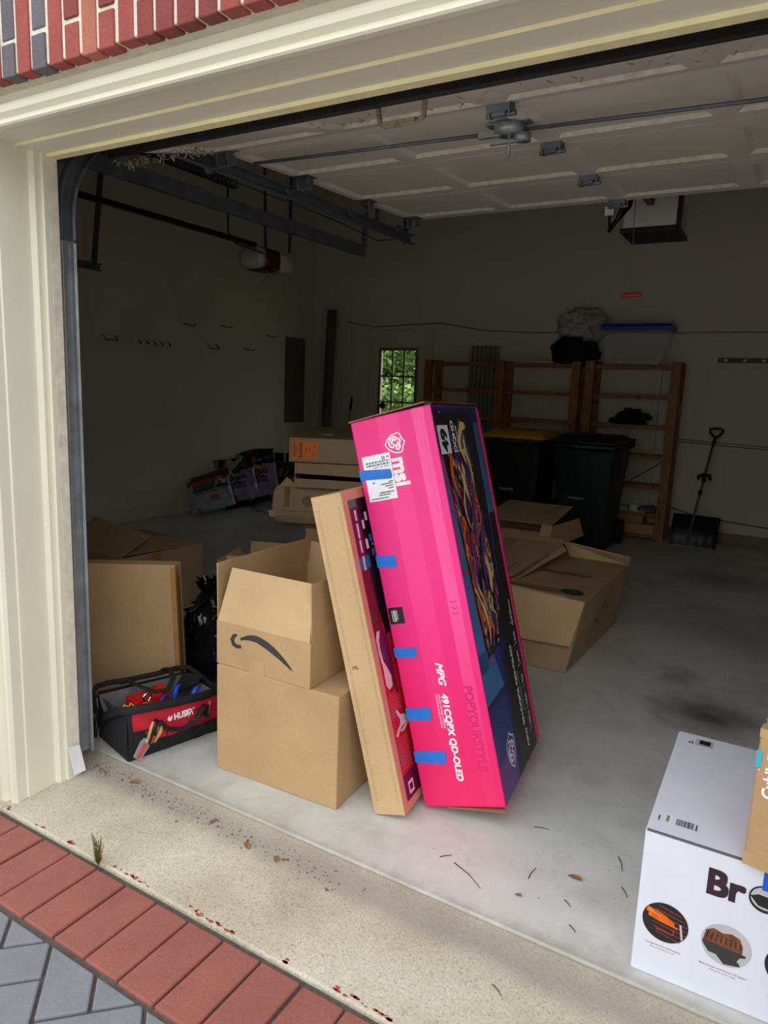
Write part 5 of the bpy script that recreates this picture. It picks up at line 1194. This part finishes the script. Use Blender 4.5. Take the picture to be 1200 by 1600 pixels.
b = MB(); b.panel([f3.p(-.01, .0, .06), f3.p(.02, -.01, .06), f3.p(.02, -.01, .10), f3.p(-.02, .0, .10)], .003); b.panel([f3.p(.04, .02, .245), f3.p(.16, .02, .25), f3.p(.08, .06, .30)], .003); b.build('torn_corner', 'card_light', s3)
b = MB(); b.rings([[f3.p(-.012+.004*noise.noise(V((k_, j, 0))), .0+.02*j, .03+.045*k_) for j in range(8)] for k_ in range(5)], cap=False); b.build('film_wrap', 'film', s3)
f2_ = sfr(.035, .0, .848)
s2_ = thing('slotted_carton', 'flat brown carton with an open dark end slot, second down in the stack', 'box', f2_.p(.3, .25, 0))
b = MB(); X2, Y2, Z2 = .70, .6, .145
b.box((0, 0, 0), (X2, Y2, .006), 0, f2_); b.box((0, 0, Z2-.006), (X2, Y2, Z2), 0, f2_); b.box((0, 0, 0), (.006, Y2, Z2), 0, f2_); b.box((X2-.006, 0, 0), (X2, Y2, Z2), 0, f2_); b.box((0, Y2-.006, 0), (X2, Y2, Z2), 0, f2_)
b.build('body', 'card_dark', s2_, bevel=.002)
b = MB(); b.panel([f2_.p(.004, -.002, 0), f2_.p(X2, -.002, 0), f2_.p(X2, -.004, .045), f2_.p(.004, -.004, .052)], .005); b.panel([f2_.p(.004, -.002, .082), f2_.p(X2, -.004, .068), f2_.p(X2, .0, Z2), f2_.p(.004, .0, Z2)], .005); b.build('end_flap', 'card_dark', s2_, bevel=.001)
f1 = sfr(.0, -.015, .998)
s1 = thing('labelled_flat_carton', 'flat carton with an orange label on top of the leaning stack', 'box', f1.p(.3, .3, 0))
b = MB(); b.hexa([f1.p(x_, y_, z_) for x_ in (0, .72) for y_, zz in ((0, (0, .145)), (.85, (0, .165))) for z_ in zz]); b.build('body', 'card_dull', s1, bevel=.005)
b = MB(); g1 = face(f1.p(0, 0, 0), f1.X, f1.Z); b.rect(g1, .022, .018, .180, .128, 0, z=.001); ol = b.build('orange_label', 'orange_label', s1)
b = MB()
for k_ in range(9): b.rect(g1, .062+.0*k_, .030+.010*k_, .082, .035+.010*k_, 0, z=.0018)
for x_, z0, z1 in ((.032, .03, .12), (.042, .045, .10), (.105, .06, .09), (.125, .07, .085), (.15, .03, .06), (.155, .09, .10)): b.rect(g1, x_, z0, x_+.004, z1, 0, z=.0018)
b.build('label_print', 'smile_ink', ol)
b = MB(); b.panel([f1.p(.16, .22, .152), f1.p(.22, .22, .152), f1.p(.22, .28, .154), f1.p(.14, .28, .154)][::1], .001); b.build('white_sticker', 'label_white', s1)
b = MB(); b.rings([[f1.p(-.03+.03*j/5, .0+.02*k_, -.01) for j in range(2)]+[f1.p(-.03+.03*j/5, .02*k_, .13) for j in (1, 0)] for k_ in range(3)]); b.build('loose_film', 'film', s1)
# open carton behind the smile box
fo = fr_rot((-.40, 1.22, 0), 0, 0, 22)
open_box('open_carton', 'open brown carton behind the smile-printed box, below the leaning stack', fo, (.50, .34, .40), [('f', .14, 8, .0, .0, 0, 0), ('l', .12, 30, 0, 0, 0, 0), ('b', .14, 20, 0, 0, 0, 0)], 'card_dark', 'card')

# left group: closed carton with raised flaps, flat panel carton, liner bag
bl = thing('flapped_carton', 'brown carton with half-open top flaps behind the flat tan carton', 'box', (-1.5, 1.5, 0))
N_ = V((-1.175, 1.148, .405)); Rr = V((-1.13, 1.765, .40)); Lf = N_+V((-.62, .06, 0)); Bk = Lf+(Rr-N_)
def dn(p, z=0): q = V(p); q.z = z; return q
b = MB(); 
for A_, B_ in ((N_, Rr), (Rr, Bk), (Bk, Lf), (Lf, N_)): b.panel([dn(A_), dn(B_), B_, A_], .006)
b.panel([dn(N_, .006), dn(Rr, .006), dn(Bk, .006), dn(Lf, .006)], .005); b.build('body', 'card_dark', bl)
b = MB(); b.panel([Lf+V((-.0, 0, .003)), N_+V((0, 0, .003)), N_+V((-.02, .25, .10)), Lf+V((.0, .25, .13))], .005)
b.build('raised_flap', 'card_dark', bl, bevel=.001)
b = MB(); b.panel([Rr+V((0, 0, .002)), Bk+V((0, 0, .002)), Bk+V((.02, -.28, .03)), Rr+V((-.10, -.25, .025))], .005); b.panel([N_+V((-.05, .03, .0)), Rr+V((-.01, 0, .003)), Rr+V((-.26, -.1, .03)), N_+V((-.26, .12, .05))], .005); b.build('lower_flap', 'card_dark', bl, bevel=.001)
b = MB(); rf = face(dn(N_)+V((.002, 0, 0)), (Rr-N_).normalized(), (0, 0, 1)); b.text('GREY-BLUE', rf, .14, .285, .04, bold=.0006, sx=1.3, z=.002); b.build('lettering', 'smile_ink', bl)
b = MB(); b.rect(rf, .22, .0, .29, .40, 0, z=.0012); b.build('tape', 'tape', bl)
fq = fr_rot((-.81, .225, .018), 0, -2.2, 25.5)
pl_ = thing('flat_tan_carton', 'large flat tan carton standing on edge just inside the door track', 'box', fq.p(.4, .04, 0))
QX, QY, QZ = .815, .075, .612
b = MB(); b.box((0, 0, 0), (QX, QY, QZ), 0, fq)
b.build('body', 'card', pl_, bevel=.004)
b = MB(); b.box((QX-.022, -.001, .0), (QX+.0012, .0, QZ-.01), 0, fq); b.box((QX, -.001, 0), (QX+.0015, .028, QZ-.01), 0, fq); b.build('edge_tape', 'tape', pl_)
b = MB(); b.box((QX, .031, .0), (QX+.002, .036, QZ-.05), 0, fq); b.build('side_slot', 'ink_black', pl_)

gb = thing('black_rubbish_bag', 'shiny black rubbish bag with a knotted neck behind the tool bag', 'rubbish bag', (.02, .95, 0))
b = MB(); blob(b, (-.07, .97, .21), (.34, .27, .29), 31, .16, freq=2.0, n=72, m=48, flat=.002); b.build('bag_body', 'liner', gb)
b = MB()
rings = []
for i in range(9):
    t_ = i/8; r_ = [.13, .09, .05, .032, .035, .06, .085, .10, .11][i]; c_ = V((-.17+.03*t_, .87+.02*t_, .36+.15*t_))
    rings.append([c_+V((cos(2*pi*j/40)*r_*(1+.28*sin(j*2.4+i*.3)), sin(2*pi*j/40)*r_*.8*(1+.28*cos(j*3.1)), .015*sin(j*1.7))) for j in range(40)])
b.rings(rings, cap=False); b.build('knotted_neck', 'liner', gb)
b = MB()
for q_ in range(7):
    a = q_*.9; p0 = V((-.15, .80, .44)); rr_ = [p0, p0+V((.06*cos(a), -.05-.02*sin(a), -.06)), p0+V((.10*cos(a), -.06, -.14-.03*(q_ % 3)))]
    b.tube(rr_, [.010, .018, .006], 8, flat=(1.6, .4))
b.build('bag_ties', 'liner', gb)

# ------------------------------------------------------------ tool bag
O = V((.10, .135, .002)); Lh = V((.26, .965, 0))*.87; Wh = V((-.965, .26, 0)); LB, WB = .46, .265
T = Fr(O, Lh, Wh, (0, 0, 1))
tbag = thing('tool_bag', 'open red and black tool bag full of hand tools, beside the doorway', 'tool bag', T.p(LB/2, WB/2, 0))
def rimz(l): return .212-.03*(l/LB)-.012*sin(pi*l/LB)
b = MB()
NL = 24
def front(l, z):   # gently bulging front wall
    k_ = sin(pi*min(1, max(0, l/LB)))
    return T.p(l, -.022*sin(pi*min(1, z/.21))*(.4+k_)+.006*noise.noise(V((l*14, z*14, 1))), z)
NZ = 14
g_ = [[front(LB*i/NL, rimz(LB*i/NL)*j/NZ) for j in range(NZ+1)] for i in range(NL+1)]
def zone(i, j):
    l = i/NL; z = j/NZ
    lim = .58 if l < .14 else (.58-.20*(l-.14)/.16 if l < .30 else .37)
    return 1 if (z > lim and .03 < l) else 0
b.v += [q for r_ in g_ for q in r_]
for i in range(NL):
    for j in range(NZ): b.f.append([i*(NZ+1)+j, (i+1)*(NZ+1)+j, (i+1)*(NZ+1)+j+1, i*(NZ+1)+j+1]); b.mi.append(zone(i+.5, j+.5)); b.sm.append(True)
# ends, back, floor
def wallstrip(pa, pb, za, zb, bul, mi=0, n=12):
    n0 = len(b.v)
    for i in range(n+1):
        t_ = i/n; base = pa.lerp(pb, t_); zz = za(t_)
        for j in range(NZ+1):
            w_ = j/NZ; b.v.append(base+bul*sin(pi*w_)*sin(pi*t_)+V((0, 0, zz*w_)))
    for i in range(n):
        for j in range(NZ): b.f.append([n0+i*(NZ+1)+j, n0+(i+1)*(NZ+1)+j, n0+(i+1)*(NZ+1)+j+1, n0+i*(NZ+1)+j+1]); b.mi.append(mi); b.sm.append(True)
endz = lambda t_: .212-.105*sin(pi*min(1, t_*1.0)*.5)**1.0 if t_ < .75 else .107+.08*(t_-.75)/.25
wallstrip(T.p(0, WB, 0), T.p(0, 0, 0), lambda t_: endz(1-t_), None, Lh*-.025)
wallstrip(T.p(LB, 0, 0), T.p(LB, WB, 0), lambda t_: .182-.05*sin(pi*t_), None, Lh*.02)
wallstrip(T.p(LB, WB, 0), T.p(0, WB, 0), lambda t_: .175+.02*t_, None, Wh*.02)
b.quad([T.p(0, 0, .004), T.p(LB, 0, .004), T.p(LB, WB, .004), T.p(0, WB, .004)])
b.build('bag_body', ['black_fabric', 'red_fabric'], tbag)
b = MB(); ins = .012   # lining
n0 = 0
rim_f = [T.p(LB*i/NL, ins, rimz(LB*i/NL)-.004) for i in range(NL+1)]; rim_b = [T.p(LB*i/NL, WB-ins, .185-.012*i/NL) for i in range(NL+1)]
lo_f = [T.p(LB*i/NL, .05, .07) for i in range(NL+1)]; lo_b = [T.p(LB*i/NL, WB-.05, .07+.01*noise.noise(V((i*.4, 0, 0)))) for i in range(NL+1)]
for A_, B_ in ((rim_f, lo_f), (lo_f, lo_b), (lo_b, rim_b)):
    b.add(A_+B_, [(i, i+1, NL+2+i, NL+1+i) for i in range(NL)], 0, True)
b.add([T.p(.012, WB-ins, .17), T.p(.012, ins, .19), T.p(.05, .05, .07), T.p(.05, WB-.05, .07)], [(0, 1, 2, 3)]); b.add([T.p(LB-.012, WB-ins, .17), T.p(LB-.012, ins, .17), T.p(LB-.05, .05, .07), T.p(LB-.05, WB-.05, .07)], [(3, 2, 1, 0)])
b.build('lining', 'grey_fabric', tbag)
b = MB()   # gate mouth rim
loop = [T.p(-.03, .20, .105), T.p(-.022, .12, .155), T.p(-.012, .04, .195), T.p(.01, -.016, .213), T.p(.10, -.024, .208), T.p(.23, -.026, .196), T.p(.36, -.022, .188), T.p(.45, -.012, .186), T.p(.485, .03, .178), T.p(.495, .10, .15)]
b.tube(loop, .011, 8, flat=(.7, 1.5))
loop2 = [T.p(-.03, .20, .105), T.p(-.034, .23, .15), T.p(-.025, .26, .195), T.p(.0, .275, .213), T.p(.05, .28, .214), T.p(.16, .28, .203), T.p(.30, .28, .196), T.p(.40, .275, .20), T.p(.455, .25, .20), T.p(.485, .19, .175), T.p(.495, .10, .15)]
b.tube(loop2, .011, 8); b.build('mouth_rim', 'black_fabric', tbag)
b = MB(); b.tube([T.p(-.030, .205, .11), T.p(-.038, .215, .075), T.p(-.040, .222, .04)], [.010, .014, .009], 8, flat=(1, .6)); b.tube([T.p(-.04, .20, .10), T.p(-.046, .20, .06), T.p(-.044, .205, .035)], .006, 8); b.build('buckle', 'black_plastic', tbag)
b = MB(); b.tube([T.p(.105, -.03, .095), T.p(.11, -.036, .14), T.p(.135, -.045, .145), T.p(.165, -.050, .108), T.p(.23, -.055, .088), T.p(.30, -.052, .105), T.p(.335, -.046, .148), T.p(.36, -.036, .150), T.p(.367, -.03, .10)], .011, 8, flat=(.5, 1.4)); b.build('front_handle', 'black_fabric', tbag)
b = MB(); b.tube([T.p(.12, .27, .20), T.p(.13, .22, .222), T.p(.15, .15, .218), T.p(.19, .10, .205), T.p(.25, .09, .205), T.p(.30, .13, .225), T.p(.325, .20, .240), T.p(.33, .27, .215)], .009, 8, flat=(1.3, .6)); b.build('rear_handle', 'black_fabric', tbag)
b = MB()   # pocket edge binding
lim_ = lambda l: (.58 if l < .14 else (.58-.20*(l-.14)/.16 if l < .30 else .37))*rimz(l)
b.tube([front(.018+.44*k_/22, lim_(.018+.44*k_/22))+Wh*-.005 for k_ in range(23)], .003, 6)
for l_ in (.17, .32): b.tube([front(l_, .004+(lim_(l_)-.01)*k_/4)+Wh*-.004 for k_ in range(5)], .0025, 6)
b.tube([front(.012, .20*k_/8)+Wh*-.003 for k_ in range(9)], .0025, 6)
b.build('pocket_binding', 'black_rubber', tbag)
b = MB(); hf = lambda a, c_: front(a, c_)+Wh*-.0035
b.text('HUSKY', None, .205, .128, .033, bold=.0016, sx=.98, warp=hf)
for q in ([(.173, .136), (.182, .150), (.187, .141), (.198, .150), (.196, .134), (.187, .126), (.179, .130)],): b.add([hf(*p_) for p_ in q], [tuple(range(len(q)))[::-1]])
b.text('R', None, .312, .148, .007, warp=hf)
b.build('lettering', 'ink_white', tbag)
# tools inside (each a thing)
b = MB(); q = Fr(T.p(.085, .09, .115), (Lh+V((0, 0, .05))).normalized(), Wh, V((0, 0, 1)))
b.box((0, 0, -.03), (.12, .085, .072), 0, q); b.box((.015, .01, .072), (.06, .07, .080), 0, q); b.box((.12, .02, .0), (.16, .09, .075), 0, q)
b.build('red_stud_case', 'red_plastic', bevel=.008, label='red plastic tool case inside the open tool bag', cat='tool case')
rt = thing('tape_measure', 'chrome ring topped orange tool in front of the red case in the bag', 'tool', T.p(.155, .06, .13))
b = MB(); c_ = T.p(.125, .055, .212); b.tube([c_+V((0, 0, 0))+(Lh*.017)*cos(a_*pi/8)+V((0, 0, .017))*sin(a_*pi/8)+Wh*.0 for a_ in range(17)], .0055, 8); b.build('ring', 'chrome', rt)
b = MB(); b.tube([T.p(.125, .055, .10), T.p(.125, .055, .192)], .016, 12, flat=(1.5, .8)); b.build('grip', 'orange_plastic', rt)
b = MB(); 
for k_ in range(2): b.tube([T.p(.02+.02*k_, .06, .10), T.p(.02+.03*k_, .09, .165), T.p(.04+.03*k_, .10, .185), T.p(.065+.02*k_, .085, .172), T.p(.075+.01*k_, .06, .14)], .0045, 8)
b.build('yellow_pliers', 'yellow_tool', label='yellow handled pliers at the near end of the tool bag', cat='pliers')
for k_, (l, w_, le, lb_) in enumerate(((.22, .10, .0, 'short blue grip beside the red case in the tool bag'), (.295, .11, .02, 'tall blue grip standing in the middle of the tool bag'), (.365, .06, .015, 'blue grip leaning against the front rim of the tool bag'))):
    b = MB(); b.tube([T.p(l-.01, w_, .10), T.p(l, w_, .17), T.p(l+.012, w_, .175+le)], [.012, .013, .010], 10); b.tube([T.p(l, w_+.0, .17+le), T.p(l+.03, w_, .178+le)], .006, 8); b.build('blue_grip', 'blue_plastic', label=lb_, cat='tool grip', group='blue grips in the tool bag')
b = MB(); b.panel([T.p(.33, .20, .12), T.p(.40, .10, .20), T.p(.455, .12, .21), T.p(.42, .24, .19)], .01); b.build('black_divider', 'black_fabric', bevel=.003, label='black padded divider at the far end of the tool bag', cat='divider')
# in the outer pockets
kn = thing('utility_cutter', 'clear bladed cutter with a red core in the front pocket of the bag', 'cutter', T.p(.10, -.04, .05))
kf = face(front(.035, .02)+Wh*-.012, (Lh*.62+V((0, 0, .78))).normalized(), (Lh*-.78+V((0, 0, .62))).normalized())
kf.Z = kf.X.cross(kf.Y)
b = MB(); b.prism([(-.01, -.018), (.05, -.024), (.07, -.016), (.07, .016), (.05, .024), (-.01, .018)], kf, 0, .006); b.build('guard', 'clear_plastic', kn, bevel=.002)
b = MB(); b.prism([(-.008, -.004), (.05, -.009), (.05, .009), (-.008, .004)], kf, .007, .011); b.build('core', 'red_rubber', kn)
b = MB(); b.tube([kf.p(.06, 0, .006), kf.p(.10, 0, .006), kf.p(.125, .004, .004)], [.007, .009, .014], 8); b.build('grip', 'white_plastic', kn, )
for k_, (l, z1, mat_, lb_) in enumerate(((.085, .150, 'tool_wood', 'leftmost wooden tool handle in the front pocket'), (.105, .135, 'orange_plastic', 'orange tool handle between the wooden ones in the front pocket'), (.12, .125, 'tool_wood', 'shorter wooden tool handle in the front pocket'), (.095, .158, 'black_plastic', 'black tool handle rising from the front pocket'))):
    b = MB(); b.tube([front(l-.01, .06)+Wh*-.008, front(l+.012, z1-.02)+Wh*-(.012+.004*k_), front(l+.02, z1)+Wh*-.014], [.006, .008, .006], 8); b.build('hand_tool', mat_, label=lb_, cat='hand tool', group='hand tools in the front pocket')
sn = thing('snips', 'curved steel snips with a red tipped grip in the second pocket', 'snips', T.p(.30, -.04, .08))
b = MB(); c_ = front(.30, .125)+Wh*-.012; b.tube([c_+Lh*.028*cos(a_*pi/9)+V((0, 0, .026))*sin(a_*pi/9) for a_ in range(0, 15)], .0035, 6); b.tube([front(.275, .09)+Wh*-.016, front(.31, .115)+Wh*-.02], .007, 8, flat=(1.5, .6)); b.build('bow', 'chrome', sn)
b = MB(); b.tube([front(.385, .145)+Wh*-.012, front(.37, .10)+Wh*-.016, front(.34, .06)+Wh*-.014, front(.30, .035)+Wh*-.01], [.004, .005, .003, .002], 6); b.build('blade', 'black_plastic', sn)
b = MB(); b.tube([front(.392, .160)+Wh*-.011, front(.376, .11)+Wh*-.016], .0055, 8); b.build('grip', 'red_rubber', sn)

# small black bracket at the foot of the track
b = MB(); b.box((-.10, .10, .15), (-.07, .13, .22)); b.tube([(-.085, .11, .22), (-.08, .12, .24), (-.06, .12, .235)], .006, 6); b.tube([(-.085, .11, .17), (-.06, .12, .15), (-.075, .12, .12)], .006, 6); b.box((-.10, .10, .03), (-.075, .12, .15)); b.build('safety_sensor', 'black_plastic', bevel=.003, label='small black sensor bracket at the foot of the left door track', cat='sensor')

# ------------------------------------------------------------ ground litter
for i, (x_, y_, a, L_) in enumerate(((1.55, .62, .3, .05), (1.62, .36, 1.5, .06), (1.83, .62, -1.2, .07), (1.40, .30, -.5, .13), (1.35, .30, .8, .04), (1.87, .48, -1.0, .045), (1.22, .05, 1.4, .05), (1.67, -.05, -.6, .04), (1.78, .24, -.7, .03), (1.74, .33, -.7, .03))):
    b = MB(); p0 = V((x_, y_, .002 if y_ > .13 else -.012)); d = V((cos(a), sin(a), 0)); k_ = V((-sin(a), cos(a), 0))
    b.tube([p0, p0+d*L_*.5+k_*L_*.06, p0+d*L_], [.0016, .0014, .0008], 5)
    b.build('twig', 'twigm', label=['short dark twig on the slab just right of the pink carton foot', 'upright looking twig on the slab below the pink carton', 'thin bent twig on the slab nearest the flat brown leaf', 'longest bent dark twig on the slab in front of the pink carton', 'small curved twig beside the longest twig', 'short reddish twig on the slab left of the white carton', 'dark twig on the speckled apron below the slab lip', 'dark twig lowest on the apron near the white carton', 'tiny twig on the slab near the lip, left of the white carton', 'tiny twig between the threshold and the tiny brown leaf'][i], cat='twig', group='twigs on the concrete')
lf = [(1.74, .44, 'flat brown leaf on the grey slab right of the pink carton'), (.62, .055, 'curled brown leaf in the threshold gutter below the plain carton'), (.80, .02, 'orange brown leaf lying next to a twig in the threshold gutter'), (.22, .07, 'large tan leaf beside the corner of the tool bag'), (.92, .02, 'grey brown curled leaf in the gutter below the slim carton'), (1.62, .27, 'tiny brown leaf on the slab near the threshold')]
for i, (x_, y_, l_) in enumerate(lf):
    b = MB(); a = i*1.3; d = V((cos(a), sin(a), 0)); k_ = V((-sin(a), cos(a), 0)); s_ = [.024, .018, .02, .026, .018, .012][i]; z_ = .004 if y_ > .13 else -.010
    p0 = V((x_, y_, z_)); pts = [p0-d*s_, p0-d*s_*.3-k_*s_*.45+V((0, 0, .006)), p0+d*s_*.5-k_*s_*.35+V((0, 0, .004)), p0+d*s_, p0+d*s_*.5+k_*s_*.35+V((0, 0, .007)), p0-d*s_*.3+k_*s_*.45+V((0, 0, .002))]
    b.add(pts+[p0+V((0, 0, -.001))], [(i_, (i_+1) % 6, 6) for i_ in range(6)], 0, True); b.build('dry_leaf', 'leafm', label=l_, cat='leaf', group='dry leaves')
b = MB()
for _ in range(420):
    t_ = rnd.random()**1.3; x_ = .0+1.15*t_+rnd.gauss(0, .02); y_ = .065+rnd.gauss(0, .022)-.03*t_; s_ = rnd.uniform(.0015, .005)*(1.8 if rnd.random() < .06 else 1)
    z_ = -.0115+(y_-.07)*.05; p0 = V((x_, y_, z_))
    b.add([p0+V((s_, 0, 0)), p0+V((-s_*.6, s_, 0)), p0+V((-s_*.5, -s_*.8, 0)), p0+V((0, 0, s_*.9))], [(0, 1, 3), (1, 2, 3), (2, 0, 3)])
for _ in range(160):
    x_ = rnd.uniform(-.12, .16); y_ = rnd.uniform(.0, .14); s_ = rnd.uniform(.001, .004); p0 = V((x_, y_, -.0135+(y_-.07)*.05))
    b.add([p0+V((s_, 0, 0)), p0+V((-s_*.6, s_*2, 0)), p0+V((-s_*.5, -s_*.8, 0)), p0+V((0, 0, s_*1.2))], [(0, 1, 3), (1, 2, 3), (2, 0, 3)])
for _ in range(260):
    x_ = rnd.uniform(1.0, 2.4); y_ = rnd.uniform(.2, 4.0); s_ = rnd.uniform(.0008, .0025); p0 = V((x_, y_, .0005))
    b.add([p0+V((s_, 0, 0)), p0+V((-s_*.6, s_*2, 0)), p0+V((-s_*.5, -s_*.8, 0)), p0+V((0, 0, s_*1.2))], [(0, 1, 3), (1, 2, 3), (2, 0, 3)])
b.build('dirt_crumbs', 'dirtm', kind='stuff', label='brown dirt crumbs swept along the threshold gutter', cat='dirt')
b = MB()
for _ in range(150):
    x_ = rnd.uniform(-.05, 1.5); 
    if noise.noise(V((x_*6, 0, 2))) < .0: continue
    y_ = -.266+abs(rnd.gauss(0, .008)); s_ = rnd.uniform(.003, .009); p0 = V((x_, y_, -.0296)); n_ = 7
    b.add([p0+V((s_*1.5*cos(k_*.9)*rnd.uniform(.6, 1), s_*.7*sin(k_*.9)*rnd.uniform(.6, 1), .0002+.0006)) for k_ in range(n_)], [tuple(range(n_))])
b.build('paint_chips', 'red_chip', kind='stuff', label='red paint flecks along the apron edge by the pavers', cat='paint flecks')
wd = thing('small_weed', 'small green and rust weed growing in the joint by the red pavers', 'weed', (.465, -.282, -.035))
for mi_, nm in ((0, 'weed_green'), (1, 'weed_rust')):
    b = MB(); r_ = random.Random(20+mi_)
    for s_ in range(7):
        top = V((.455+r_.uniform(-.022, .022)+.008*mi_, -.28+r_.uniform(-.01, .01), .075-.03*r_.random()-.018*mi_)); base = V((.465, -.282, -.036))
        b.tube([base, base.lerp(top, .5)+V((.003, 0, 0)), top], .0008, 4)
        for k_ in range(34):
            t_ = .12+.88*k_/34; p0 = base.lerp(top, t_); L_ = .020*(1.2-t_); a = r_.random()*2*pi; d = V((cos(a), sin(a), .9)).normalized(); q_ = d.cross(V((0, 0, 1))).normalized()
            b.add([p0+q_*.0014, p0-q_*.0014, p0+d*L_], [(0, 1, 2)])
    b.build('sprig', nm, wd)
